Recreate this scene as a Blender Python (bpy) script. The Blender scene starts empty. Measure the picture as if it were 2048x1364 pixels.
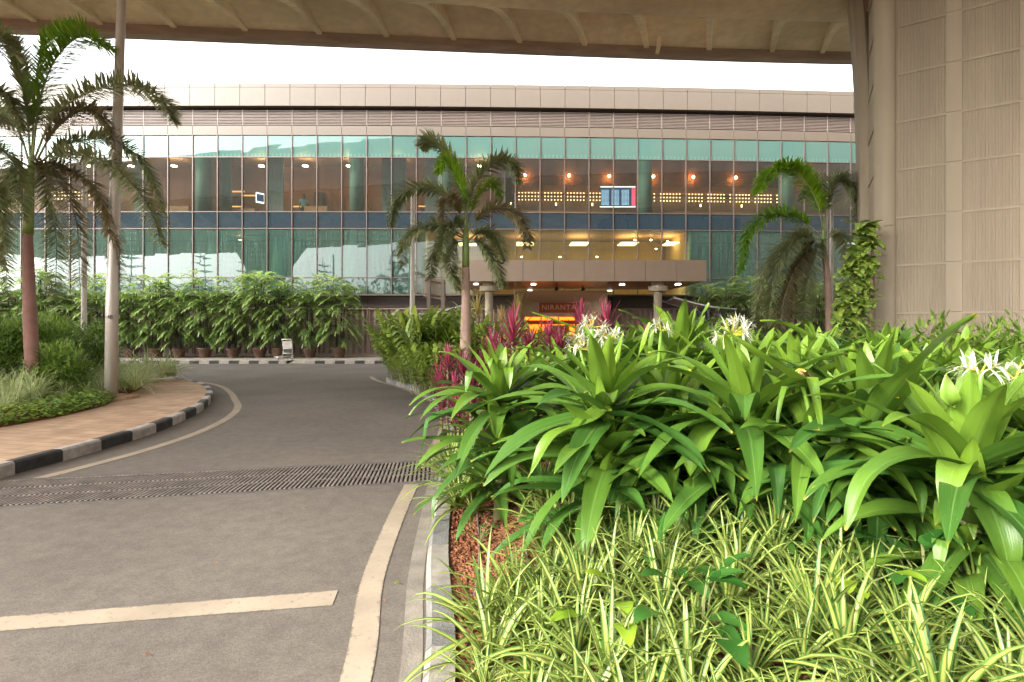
import bpy, bmesh, math, random
from mathutils import Vector, Matrix
import numpy as np
random.seed(7)
R = math.radians
F = 1050.0; H = 1.75; CX = 1024.0; HY = 655.0
scene = bpy.context.scene
# ---------------------------------------------------------------- camera, sky, sun, exposure
cam = bpy.data.cameras.new('camera'); camo = bpy.data.objects.new('camera', cam)
scene.collection.objects.link(camo); scene.camera = camo
cam.sensor_width = 36.0; cam.lens = F / 2048 * 36.0
cam.shift_y = -(682 - HY) / 2048
cam.clip_start = 0.05; cam.clip_end = 2000
camo.location = (0, 0, H); camo.rotation_euler = (R(90), 0, 0)
SUN = Vector((-0.75, -0.47, 0.52)).normalized()
sun_el = math.asin(SUN.z); sun_rot = math.atan2(SUN.x, SUN.y)
world = bpy.data.worlds.new("World"); scene.world = world; world.use_nodes = True
wn = world.node_tree; wn.nodes.clear()
wo = wn.nodes.new('ShaderNodeOutputWorld'); bg = wn.nodes.new('ShaderNodeBackground')
sky = wn.nodes.new('ShaderNodeTexSky'); sky.sky_type = 'NISHITA'; sky.sun_disc = False
sky.sun_elevation = sun_el; sky.sun_rotation = sun_rot; sky.dust_density = 4.0; sky.air_density = 1.5; sky.ozone_density = 1.0
hs = wn.nodes.new('ShaderNodeHueSaturation'); hs.inputs['Saturation'].default_value = 0.12
wn.links.new(sky.outputs[0], hs.inputs['Color']); wn.links.new(hs.outputs[0], bg.inputs['Color'])
bg.inputs['Strength'].default_value = 0.15; wn.links.new(bg.outputs[0], wo.inputs['Surface'])
sl = bpy.data.lights.new('sun', 'SUN'); sl.energy = 1.1; sl.angle = R(18); sl.color = (1, .95, .86)
so = bpy.data.objects.new('sun', sl); scene.collection.objects.link(so)
so.rotation_euler = SUN.to_track_quat('Z', 'Y').to_euler(); so.location = (0, 0, 40)
scene.view_settings.view_transform = 'Standard'; scene.view_settings.look = 'None'
scene.view_settings.gamma = 1; scene.view_settings.exposure = 2.5
try:
    scene.cycles.max_bounces = 10; scene.cycles.transparent_max_bounces = 16
    scene.cycles.diffuse_bounces = 5; scene.cycles.caustics_reflective = False; scene.cycles.caustics_refractive = False
    scene.cycles.sample_clamp_indirect = 6
except Exception: pass

# ---------------------------------------------------------------- helpers
def P(px, py, d): return Vector(((px - CX) / F * d, d, H - (py - HY) / F * d))
def G(px, py, z=0.0):
    d = (H - z) * F / (py - HY); return Vector(((px - CX) / F * d, d, z))
def link(o, parent=None):
    scene.collection.objects.link(o)
    if parent is not None: o.parent = parent
    return o
def tag(o, label=None, cat=None, group=None, kind=None):
    if label: o['label'] = label
    if cat: o['category'] = cat
    if group: o['group'] = group
    if kind: o['kind'] = kind
    return o
def empty(name, loc=(0, 0, 0), rz=0, label=None, cat=None, group=None, scale=1):
    o = bpy.data.objects.new(name, None); o.location = loc; o.rotation_euler = (0, 0, rz)
    o.scale = (scale,) * 3; o.empty_display_size = .1
    link(o); tag(o, label, cat, group); return o
def children(o): return [c for c in scene.collection.objects if c.parent == o]
def copy_tree(o, kids=None, parent=None):
    c = o.copy(); scene.collection.objects.link(c)
    if parent is not None: c.parent = parent
    for k in (kids if kids is not None else children(o)): copy_tree(k, None, c)
    return c

class MB:
    def __init__(s): s.v = []; s.f = []; s.uv = []; s.tn = []; s.m = []; s.curm = 0
    def vert(s, p, uv=(0, 0), t=.5):
        s.v.append((p[0], p[1], p[2])); s.uv.append(uv); s.tn.append(t); return len(s.v) - 1
    def face(s, ids, m=None): s.f.append(tuple(ids)); s.m.append(s.curm if m is None else m)
    def box(s, x0, x1, y0, y1, z0, z1, M=None, m=None):
        ps = [(x0,y0,z0),(x1,y0,z0),(x1,y1,z0),(x0,y1,z0),(x0,y0,z1),(x1,y0,z1),(x1,y1,z1),(x0,y1,z1)]
        s.hexa(ps, M, m)
    def hexa(s, ps, M=None, m=None):
        b = len(s.v)
        for p in ps:
            q = M @ Vector(p) if M else p
            s.vert(q)
        for f in ((0,3,2,1),(4,5,6,7),(0,1,5,4),(1,2,6,5),(2,3,7,6),(3,0,4,7)): s.face([b+i for i in f], m)
    def grid(s, rows, m=None, close=False, t=.5):
        ids = []; nr = len(rows)
        for i, r in enumerate(rows):
            ids.append([s.vert(p, (j/max(1,len(r)-1), i/max(1,nr-1)), t) for j, p in enumerate(r)])
        for i in range(nr-1):
            n = len(rows[i])
            for j in range(n if close else n-1):
                k = (j+1) % n
                s.face((ids[i][j], ids[i][k], ids[i+1][k], ids[i+1][j]), m)
        return ids
    def tube(s, pts, rad, n=10, m=None, cap=True, t=.5):
        pts = [Vector(p) for p in pts]
        if not hasattr(rad, '__len__'): rad = [rad] * len(pts)
        rows = []; ref = None
        for i, p in enumerate(pts):
            d = (pts[min(i+1, len(pts)-1)] - pts[max(i-1, 0)]).normalized()
            if ref is None:
                ref = Vector((1,0,0)) if abs(d.x) < .9 else Vector((0,1,0))
            a = d.cross(ref).normalized(); b = d.cross(a).normalized(); ref = -b if False else ref
            rows.append([p + (a*math.cos(2*math.pi*k/n) + b*math.sin(2*math.pi*k/n))*rad[i] for k in range(n)])
        ids = s.grid(rows, m, close=True, t=t)
        if cap:
            s.face(ids[0][::-1], m); s.face(ids[-1], m)
    def lathe(s, prof, c=(0,0,0), n=24, m=None):
        rows = [[(c[0]+r*math.cos(2*math.pi*k/n), c[1]+r*math.sin(2*math.pi*k/n), c[2]+z) for k in range(n)] for r, z in prof]
        ids = s.grid(rows, m, close=True)
        s.face(ids[0][::-1], m); s.face(ids[-1], m)
    def leaf(s, p, d, L, W, droop=1.0, kink=9, n=6, fold=.25, t=.5, roll=0.0, prof='lance', nc=1, wave=0, m=None, stiff=.0, k0=None):
        # ribbon leaf: starts at p, heads along d, bends down with gravity
        p = Vector(p); d = Vector(d).normalized(); st = L / n; rows = []
        ph = random.random() * 6
        for i in range(n+1):
            u = i / n
            side = d.cross(Vector((0,0,1)))
            if side.length < 1e-3: side = Vector((1,0,0))
            side.normalize()
            if roll: side = Matrix.Rotation(roll, 3, d) @ side
            nr = side.cross(d).normalized()
            if prof == 'lance': w = (min(1, .35 + 2.2*u) if u < .3 else 1) * (1-u)**.55 * (1.15 if u < .8 else 1.1) if u < 1 else 0
            elif prof == 'strap': w = min(1, .65+u*1.5) * (1-u**2.2)**.8 if u < 1 else 0
            elif prof == 'grass': w = (1-u)**.6 * min(1, .6+u*2)
            elif prof == 'oval': w = math.sin(math.pi*min(1, u**.75))**.8
            elif prof == 'heart': w = (1-u)**.6*min(1, .5+4*u) if u < 1 else 0
            w = max(w, .0) * W * .5
            row = []
            for j in range(-nc, nc+1):
                a = j / nc
                off = side*(w*a) + nr*(fold*w*abs(a)) + nr*(wave*W*math.sin(u*11+ph+(2 if a < 0 else 0))*a*a)
                row.append(p + off)
            rows.append(row)
            p = p + d*st
            d = (d + Vector((0,0,-1))*(droop/n)*(.25+1.5*u)).normalized()
            if kink < u <= kink+1.01/n: d = (d*.35 + Vector((0,0,-1))).normalized()
        ids = s.grid(rows, m, t=t); return p
    def path_leaf(s, pts, W, n=14, fold=.3, t=.5, nc=3, wave=.02, prof='strap', up=None):
        pts = spline(pts, n); rows = []; ph = random.random()*6
        for i in range(n+1):
            u = i/n; p = pts[i]; d = (pts[min(i+1,n)] - pts[max(i-1,0)]).normalized()
            side = d.cross(up or Vector((0,0,1))).normalized(); nr = side.cross(d).normalized()
            w = (min(1,.6+u*1.5)*(1-u**2.4)**.8 if u < 1 else 0)*W*.5
            rows.append([p + side*(w*j/nc) + nr*(fold*w*abs(j/nc)) + nr*(wave*W*4*math.sin(u*9+ph+(2 if j<0 else 0))*(j/nc)**2) for j in range(-nc,nc+1)])
        s.grid(rows, t=t)
    def build(s, name, mats, parent=None, smooth=False, loc=None):
        me = bpy.data.meshes.new(name); me.from_pydata(s.v, [], s.f)
        if not isinstance(mats, (list, tuple)): mats = [mats]
        for mt in mats: me.materials.append(mt)
        nl = len(me.loops)
        if nl:
            vi = np.empty(nl, dtype=np.int32); me.loops.foreach_get('vertex_index', vi)
            uv = me.uv_layers.new(name='UVMap')
            ua = np.array(s.uv, dtype=np.float32)[vi]; uv.data.foreach_set('uv', ua.ravel())
            at = me.attributes.new('tone', 'FLOAT', 'POINT'); at.data.foreach_set('value', np.array(s.tn, dtype=np.float32))
            me.polygons.foreach_set('material_index', np.array(s.m, dtype=np.int32))
            if smooth: me.polygons.foreach_set('use_smooth', np.ones(len(s.f), dtype=bool))
        me.update()
        o = bpy.data.objects.new(name, me); link(o, parent)
        if loc: o.location = loc
        return o
def fixn(o):
    bm = bmesh.new(); bm.from_mesh(o.data); bmesh.ops.recalc_face_normals(bm, faces=bm.faces); bm.to_mesh(o.data); bm.free(); return o
def spline(pts, n):
    pts = [Vector(p) for p in pts]; out = []
    m = len(pts) - 1
    for i in range(n+1):
        x = i/n*m; k = min(int(x), m-1); t = x-k
        p1, p2 = pts[k], pts[k+1]
        p0 = pts[k-1] if k > 0 else p1*2-p2
        p3 = pts[k+2] if k+2 <= m else p2*2-p1
        out.append(.5*((2*p1)+(p2-p0)*t+(2*p0-5*p1+4*p2-p3)*t*t+(3*p1-p0-3*p2+p3)*t**3))
    return out
def interp(x, xs, ys):
    return float(np.interp(x, xs, ys))

# ---------------------------------------------------------------- materials
def mat(name):
    m = bpy.data.materials.new(name); m.use_nodes = True; nt = m.node_tree
    return m, nt, nt.nodes['Principled BSDF'], nt.nodes['Material Output']
def nd(nt, t, **kw):
    n = nt.nodes.new(t)
    for k, v in kw.items(): setattr(n, k, v)
    return n
def rgb(c): return (c[0], c[1], c[2], 1)
def simple(name, col, rough=.6, metal=0, var=.12, scale=6, bump=.0, bscale=60, spec=.5, stretch=None, var2=0, scale2=.6):
    m, nt, b, o = mat(name)
    tc = nd(nt, 'ShaderNodeTexCoord'); mp = nd(nt, 'ShaderNodeMapping')
    nt.links.new(tc.outputs['Object'], mp.inputs[0])
    if stretch: mp.inputs['Scale'].default_value = stretch
    n = nd(nt, 'ShaderNodeTexNoise'); n.inputs['Scale'].default_value = scale; n.inputs['Detail'].default_value = 6
    nt.links.new(mp.outputs[0], n.inputs['Vector'])
    r = nd(nt, 'ShaderNodeMapRange'); r.inputs[1].default_value = .3; r.inputs[2].default_value = .7
    r.inputs[3].default_value = 1-var; r.inputs[4].default_value = 1+var
    nt.links.new(n.outputs[0], r.inputs[0])
    val = r.outputs[0]
    if var2:
        n2 = nd(nt, 'ShaderNodeTexNoise'); n2.inputs['Scale'].default_value = scale2; n2.inputs['Detail'].default_value = 3
        nt.links.new(mp.outputs[0], n2.inputs['Vector'])
        r2 = nd(nt, 'ShaderNodeMapRange'); r2.inputs[1].default_value = .3; r2.inputs[2].default_value = .7
        r2.inputs[3].default_value = 1-var2; r2.inputs[4].default_value = 1+var2
        nt.links.new(n2.outputs[0], r2.inputs[0])
        mu = nd(nt, 'ShaderNodeMath', operation='MULTIPLY'); nt.links.new(val, mu.inputs[0]); nt.links.new(r2.outputs[0], mu.inputs[1]); val = mu.outputs[0]
    mx = nd(nt, 'ShaderNodeVectorMath', operation='SCALE'); mx.inputs[0].default_value = col[:3]
    nt.links.new(val, mx.inputs['Scale']); nt.links.new(mx.outputs[0], b.inputs['Base Color'])
    b.inputs['Roughness'].default_value = rough; b.inputs['Metallic'].default_value = metal
    b.inputs['Specular IOR Level'].default_value = spec
    if bump:
        n3 = nd(nt, 'ShaderNodeTexNoise'); n3.inputs['Scale'].default_value = bscale; n3.inputs['Detail'].default_value = 4
        nt.links.new(tc.outputs['Object'], n3.inputs['Vector'])
        bp = nd(nt, 'ShaderNodeBump'); bp.inputs['Strength'].default_value = bump; bp.inputs['Distance'].default_value = .02
        nt.links.new(n3.outputs[0], bp.inputs['Height']); nt.links.new(bp.outputs[0], b.inputs['Normal'])
    return m
def emis(name, col, s):
    m, nt, b, o = mat(name)
    b.inputs['Base Color'].default_value = rgb(col); b.inputs['Emission Color'].default_value = rgb(col); b.inputs['Emission Strength'].default_value = s
    return m
def leafmat(name, dark, light, kind='plain', c2=None, rough=.38, tl=.3, spec=.5, hue=.0):
    m, nt, b, o = mat(name); L = nt.links
    at = nd(nt, 'ShaderNodeAttribute', attribute_name='tone')
    oi = nd(nt, 'ShaderNodeObjectInfo')
    mix = nd(nt, 'ShaderNodeMix', data_type='RGBA'); mix.inputs['A'].default_value = rgb(dark); mix.inputs['B'].default_value = rgb(light)
    ad = nd(nt, 'ShaderNodeMath', operation='MULTIPLY_ADD'); ad.inputs[1].default_value = .25; ad.inputs[2].default_value = -.12
    L.new(oi.outputs['Random'], ad.inputs[0])
    a2 = nd(nt, 'ShaderNodeMath', operation='ADD', use_clamp=True); L.new(ad.outputs[0], a2.inputs[0]); L.new(at.outputs['Fac'], a2.inputs[1])
    L.new(a2.outputs[0], mix.inputs['Factor']); col = mix.outputs['Result']
    uv = nd(nt, 'ShaderNodeUVMap'); sp = nd(nt, 'ShaderNodeSeparateXYZ'); L.new(uv.outputs[0], sp.inputs[0])
    def absx():
        s1 = nd(nt, 'ShaderNodeMath', operation='SUBTRACT'); s1.inputs[1].default_value = .5; L.new(sp.outputs[0], s1.inputs[0])
        s2 = nd(nt, 'ShaderNodeMath', operation='ABSOLUTE'); L.new(s1.outputs[0], s2.inputs[0]); return s2.outputs[0]
    def over(fac, c):
        mm = nd(nt, 'ShaderNodeMix', data_type='RGBA'); L.new(fac, mm.inputs['Factor']); L.new(col, mm.inputs['A']); mm.inputs['B'].default_value = rgb(c); return mm.outputs['Result']
    def rng(v, a, b_, lo=0, hi=1):
        r = nd(nt, 'ShaderNodeMapRange'); L.new(v, r.inputs[0]); r.inputs[1].default_value = a; r.inputs[2].default_value = b_; r.inputs[3].default_value = lo; r.inputs[4].default_value = hi; return r.outputs[0]
    if kind == 'centre':   # pale centre, green margins
        col = over(rng(absx(), .31, .2, 0, 1), c2)
    elif kind == 'margin':
        col = over(rng(absx(), .22, .34, 0, .9), c2)
    elif kind == 'vein':
        mp = nd(nt, 'ShaderNodeMapping'); mp.inputs['Scale'].default_value = (26, 1.2, 1); L.new(uv.outputs[0], mp.inputs[0])
        n = nd(nt, 'ShaderNodeTexNoise'); n.inputs['Scale'].default_value = 1.0; n.inputs['Detail'].default_value = 3; L.new(mp.outputs[0], n.inputs['Vector'])
        col = over(rng(n.outputs[0], .48, .75, 0, .35), c2)
        col = over(rng(absx(), .035, .012, 0, .45), c2)
        col = over(rng(sp.outputs[1], .97, 1.0, 0, .6), (.5, .36, .03))
        tc = nd(nt, 'ShaderNodeTexCoord'); n5 = nd(nt, 'ShaderNodeTexNoise'); n5.inputs['Scale'].default_value = 11; n5.inputs['Detail'].default_value = 7; n5.inputs['Roughness'].default_value = .7
        L.new(tc.outputs['Object'], n5.inputs['Vector']); col = over(rng(n5.outputs[0], .64, .72, 0, .55), (.28, .17, .04))
        n6 = nd(nt, 'ShaderNodeTexNoise'); n6.inputs['Scale'].default_value = 3.5; L.new(tc.outputs['Object'], n6.inputs['Vector']); col = over(rng(n6.outputs[0], .5, .7, 0, .35), (.05, .13, .03))
        vo = nd(nt, 'ShaderNodeTexVoronoi'); vo.inputs['Scale'].default_value = 70; L.new(tc.outputs['Object'], vo.inputs['Vector']); col = over(rng(vo.outputs['Distance'], .13, .07, 0, .35), (.35, .4, .2))
        bp = nd(nt, 'ShaderNodeBump'); bp.inputs['Strength'].default_value = .35; bp.inputs['Distance'].default_value = .006
        L.new(n.outputs[0], bp.inputs['Height']); L.new(bp.outputs[0], b.inputs['Normal'])
    elif kind == 'blotch':
        tc = nd(nt, 'ShaderNodeTexCoord'); n = nd(nt, 'ShaderNodeTexNoise'); n.inputs['Scale'].default_value = 14; n.inputs['Detail'].default_value = 4
        L.new(tc.outputs['Object'], n.inputs['Vector']); col = over(rng(n.outputs[0], .5, .62, 0, .75), c2)
    elif kind == 'streak':
        mp = nd(nt, 'ShaderNodeMapping'); mp.inputs['Scale'].default_value = (9, 1.0, 1); L.new(uv.outputs[0], mp.inputs[0])
        tc = nd(nt, 'ShaderNodeTexCoord'); va = nd(nt, 'ShaderNodeVectorMath', operation='ADD'); L.new(mp.outputs[0], va.inputs[0]); L.new(tc.outputs['Object'], va.inputs[1])
        n = nd(nt, 'ShaderNodeTexNoise'); n.inputs['Scale'].default_value = 1.0; n.inputs['Detail'].default_value = 2; L.new(va.outputs[0], n.inputs['Vector'])
        col = over(rng(n.outputs[0], .5, .58, 0, .8), c2)
    L.new(col, b.inputs['Base Color']); b.inputs['Roughness'].default_value = rough; b.inputs['Specular IOR Level'].default_value = spec
    tr = nd(nt, 'ShaderNodeBsdfTranslucent'); L.new(col, tr.inputs[0])
    ms = nd(nt, 'ShaderNodeMixShader'); ms.inputs[0].default_value = tl
    L.new(b.outputs[0], ms.inputs[1]); L.new(tr.outputs[0], ms.inputs[2]); L.new(ms.outputs[0], o.inputs['Surface'])
    return m

def asphalt():
    m, nt, b, o = mat('asphalt'); L = nt.links
    tc = nd(nt, 'ShaderNodeTexCoord')
    def noise(s, d=4):
        n = nd(nt, 'ShaderNodeTexNoise'); n.inputs['Scale'].default_value = s; n.inputs['Detail'].default_value = d; L.new(tc.outputs['Object'], n.inputs['Vector']); return n.outputs[0]
    def rng(v, a, b_, lo, hi):
        r = nd(nt, 'ShaderNodeMapRange'); L.new(v, r.inputs[0]); r.inputs[1].default_value = a; r.inputs[2].default_value = b_; r.inputs[3].default_value = lo; r.inputs[4].default_value = hi; return r.outputs[0]
    v = nd(nt, 'ShaderNodeTexVoronoi'); v.inputs['Scale'].default_value = 95; L.new(tc.outputs['Object'], v.inputs['Vector'])
    sc = nd(nt, 'ShaderNodeSeparateColor'); L.new(v.outputs['Color'], sc.inputs[0])
    g = rng(sc.outputs[0], 0, 1, .84, 1.14)
    big = rng(noise(.55, 6), .35, .68, .84, 1.08); mid = rng(noise(7, 8), .3, .7, .86, 1.1); fine = rng(noise(160, 2), .3, .7, .85, 1.15)
    x = g
    for k in (big, mid, fine):
        mu = nd(nt, 'ShaderNodeMath', operation='MULTIPLY'); L.new(x, mu.inputs[0]); L.new(k, mu.inputs[1]); x = mu.outputs[0]
    s = nd(nt, 'ShaderNodeVectorMath', operation='SCALE'); s.inputs[0].default_value = (.158, .136, .114); L.new(x, s.inputs['Scale'])
    L.new(s.outputs[0], b.inputs['Base Color']); b.inputs['Roughness'].default_value = .85; b.inputs['Specular IOR Level'].default_value = .25
    bp = nd(nt, 'ShaderNodeBump'); bp.inputs['Strength'].default_value = .25; bp.inputs['Distance'].default_value = .003
    L.new(v.outputs['Distance'], bp.inputs['Height']); L.new(bp.outputs[0], b.inputs['Normal'])
    return m
def paintmat():
    m, nt, b, o = mat('road_paint'); L = nt.links
    tc = nd(nt, 'ShaderNodeTexCoord')
    n = nd(nt, 'ShaderNodeTexNoise'); n.inputs['Scale'].default_value = 22; n.inputs['Detail'].default_value = 8; n.inputs['Roughness'].default_value = .75; L.new(tc.outputs['Object'], n.inputs['Vector'])
    uv = nd(nt, 'ShaderNodeUVMap'); sp = nd(nt, 'ShaderNodeSeparateXYZ'); L.new(uv.outputs[0], sp.inputs[0])
    s1 = nd(nt, 'ShaderNodeMath', operation='SUBTRACT'); s1.inputs[1].default_value = .5; L.new(sp.outputs[0], s1.inputs[0])
    s2 = nd(nt, 'ShaderNodeMath', operation='ABSOLUTE'); L.new(s1.outputs[0], s2.inputs[0])
    e = nd(nt, 'ShaderNodeMapRange'); e.inputs[1].default_value = .4; e.inputs[2].default_value = .5; e.inputs[3].default_value = 0; e.inputs[4].default_value = .16; L.new(s2.outputs[0], e.inputs[0])
    ad = nd(nt, 'ShaderNodeMath', operation='ADD'); L.new(n.outputs[0], ad.inputs[0]); L.new(e.outputs[0], ad.inputs[1])
    r = nd(nt, 'ShaderNodeMapRange'); r.inputs[1].default_value = .565; r.inputs[2].default_value = .68; r.inputs[3].default_value = 0; r.inputs[4].default_value = .85; L.new(ad.outputs[0], r.inputs[0])
    n2 = nd(nt, 'ShaderNodeTexNoise'); n2.inputs['Scale'].default_value = 2.5; n2.inputs['Detail'].default_value = 6; L.new(tc.outputs['Object'], n2.inputs['Vector'])
    r2 = nd(nt, 'ShaderNodeMapRange'); r2.inputs[1].default_value = .3; r2.inputs[2].default_value = .7; r2.inputs[3].default_value = .82; r2.inputs[4].default_value = 1.1; L.new(n2.outputs[0], r2.inputs[0])
    sc = nd(nt, 'ShaderNodeVectorMath', operation='SCALE'); sc.inputs[0].default_value = (.36, .295, .22); L.new(r2.outputs[0], sc.inputs['Scale'])
    mx = nd(nt, 'ShaderNodeMix', data_type='RGBA'); L.new(r.outputs[0], mx.inputs['Factor']); L.new(sc.outputs[0], mx.inputs['A']); mx.inputs['B'].default_value = (.165, .138, .112, 1)
    L.new(mx.outputs['Result'], b.inputs['Base Color']); b.inputs['Roughness'].default_value = .8; b.inputs['Specular IOR Level'].default_value = .3
    return m
def brickmat():
    m, nt, b, o = mat('brick_paving'); L = nt.links
    tc = nd(nt, 'ShaderNodeTexCoord'); mp = nd(nt, 'ShaderNodeMapping'); mp.inputs['Rotation'].default_value = (0, 0, R(12)); L.new(tc.outputs['Object'], mp.inputs[0])
    br = nd(nt, 'ShaderNodeTexBrick'); br.inputs['Scale'].default_value = 1; br.inputs['Brick Width'].default_value = .6; br.inputs['Row Height'].default_value = .2
    br.inputs['Mortar Size'].default_value = .006; br.inputs['Color1'].default_value = (.42, .27, .17, 1); br.inputs['Color2'].default_value = (.48, .33, .21, 1); br.inputs['Mortar'].default_value = (.2, .12, .07, 1)
    br.inputs['Mortar Smooth'].default_value = .3; L.new(mp.outputs[0], br.inputs['Vector'])
    n = nd(nt, 'ShaderNodeTexNoise'); n.inputs['Scale'].default_value = 3; n.inputs['Detail'].default_value = 8; L.new(tc.outputs['Object'], n.inputs['Vector'])
    r = nd(nt, 'ShaderNodeMapRange'); r.inputs[1].default_value = .3; r.inputs[2].default_value = .7; r.inputs[3].default_value = .8; r.inputs[4].default_value = 1.15; L.new(n.outputs[0], r.inputs[0])
    s = nd(nt, 'ShaderNodeVectorMath', operation='SCALE'); L.new(br.outputs['Color'], s.inputs[0]); L.new(r.outputs[0], s.inputs['Scale'])
    L.new(s.outputs[0], b.inputs['Base Color']); b.inputs['Roughness'].default_value = .85
    return m
def soilmat(name, c1, c2, scale=9):
    m, nt, b, o = mat(name); L = nt.links
    tc = nd(nt, 'ShaderNodeTexCoord')
    n = nd(nt, 'ShaderNodeTexNoise'); n.inputs['Scale'].default_value = scale; n.inputs['Detail'].default_value = 10; n.inputs['Roughness'].default_value = .7; L.new(tc.outputs['Object'], n.inputs['Vector'])
    r = nd(nt, 'ShaderNodeMapRange'); r.inputs[1].default_value = .35; r.inputs[2].default_value = .65; L.new(n.outputs[0], r.inputs[0])
    mx = nd(nt, 'ShaderNodeMix', data_type='RGBA'); mx.inputs['A'].default_value = rgb(c1); mx.inputs['B'].default_value = rgb(c2); L.new(r.outputs[0], mx.inputs['Factor'])
    L.new(mx.outputs['Result'], b.inputs['Base Color']); b.inputs['Roughness'].default_value = .95; b.inputs['Specular IOR Level'].default_value = .2
    v = nd(nt, 'ShaderNodeTexVoronoi'); v.inputs['Scale'].default_value = 45; L.new(tc.outputs['Object'], v.inputs['Vector'])
    ad = nd(nt, 'ShaderNodeMath', operation='SUBTRACT'); L.new(n.outputs[0], ad.inputs[0]); L.new(v.outputs['Distance'], ad.inputs[1])
    bp = nd(nt, 'ShaderNodeBump'); bp.inputs['Strength'].default_value = 1; bp.inputs['Distance'].default_value = .03; L.new(ad.outputs[0], bp.inputs['Height']); L.new(bp.outputs[0], b.inputs['Normal'])
    return m
def glassmat(name, tint, dcol, dfac, gfac, frit=False, rough=.015, streak=.4):
    # coated curtain-wall glass: see-through, with dirt/frit (diffuse) and a mirror coat
    m, nt, b, o = mat(name); L = nt.links; nt.nodes.remove(b)
    tc = nd(nt, 'ShaderNodeTexCoord')
    tr = nd(nt, 'ShaderNodeBsdfTransparent'); tr.inputs[0].default_value = rgb(tint)
    df = nd(nt, 'ShaderNodeBsdfDiffuse'); df.inputs[0].default_value = rgb(dcol)
    gl = nd(nt, 'ShaderNodeBsdfGlossy'); gl.inputs['Roughness'].default_value = rough; gl.inputs[0].default_value = (.86, .95, .93, 1)
    mp = nd(nt, 'ShaderNodeMapping'); mp.inputs['Scale'].default_value = (14, 14, .7); L.new(tc.outputs['Object'], mp.inputs[0])
    n = nd(nt, 'ShaderNodeTexNoise'); n.inputs['Scale'].default_value = 1.0; n.inputs['Detail'].default_value = 6; L.new(mp.outputs[0], n.inputs['Vector'])
    r = nd(nt, 'ShaderNodeMapRange'); r.inputs[1].default_value = .35; r.inputs[2].default_value = .75; r.inputs[3].default_value = dfac*(1-streak); r.inputs[4].default_value = min(1, dfac*(1+streak)); L.new(n.outputs[0], r.inputs[0])
    fac = r.outputs[0]
    if frit:
        uv = nd(nt, 'ShaderNodeUVMap'); sp = nd(nt, 'ShaderNodeSeparateXYZ'); L.new(uv.outputs[0], sp.inputs[0])
        # square dots along the lower third of the pane
        def tri(v, k, duty):
            a = nd(nt, 'ShaderNodeMath', operation='MULTIPLY'); a.inputs[1].default_value = k; L.new(v, a.inputs[0])
            f = nd(nt, 'ShaderNodeMath', operation='FRACT'); L.new(a.outputs[0], f.inputs[0])
            g = nd(nt, 'ShaderNodeMath', operation='LESS_THAN'); g.inputs[1].default_value = duty; L.new(f.outputs[0], g.inputs[0]); return g.outputs[0]
        a = tri(sp.outputs[0], frit[0], .42); bb = tri(sp.outputs[1], frit[1], .45)
        mu = nd(nt, 'ShaderNodeMath', operation='MULTIPLY'); L.new(a, mu.inputs[0]); L.new(bb, mu.inputs[1])
        lt = nd(nt, 'ShaderNodeMath', operation='LESS_THAN'); lt.inputs[1].default_value = frit[2]; L.new(sp.outputs[1], lt.inputs[0])
        m2 = nd(nt, 'ShaderNodeMath', operation='MULTIPLY'); L.new(mu.outputs[0], m2.inputs[0]); L.new(lt.outputs[0], m2.inputs[1])
        m3 = nd(nt, 'ShaderNodeMath', operation='MULTIPLY_ADD'); m3.inputs[1].default_value = frit[3]; L.new(m2.outputs[0], m3.inputs[0]); L.new(fac, m3.inputs[2]); fac = m3.outputs[0]
    s1 = nd(nt, 'ShaderNodeMixShader'); L.new(fac, s1.inputs[0]); L.new(tr.outputs[0], s1.inputs[1]); L.new(df.outputs[0], s1.inputs[2])
    s2 = nd(nt, 'ShaderNodeMixShader'); s2.inputs[0].default_value = gfac; L.new(s1.outputs[0], s2.inputs[1]); L.new(gl.outputs[0], s2.inputs[2])
    nb = nd(nt, 'ShaderNodeTexNoise'); nb.inputs['Scale'].default_value = .35; L.new(tc.outputs['Object'], nb.inputs['Vector'])
    bp = nd(nt, 'ShaderNodeBump'); bp.inputs['Strength'].default_value = .06; bp.inputs['Distance'].default_value = .1; L.new(nb.outputs[0], bp.inputs['Height']); L.new(bp.outputs[0], gl.inputs['Normal'])
    L.new(s2.outputs[0], o.inputs['Surface'])
    return m

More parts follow.
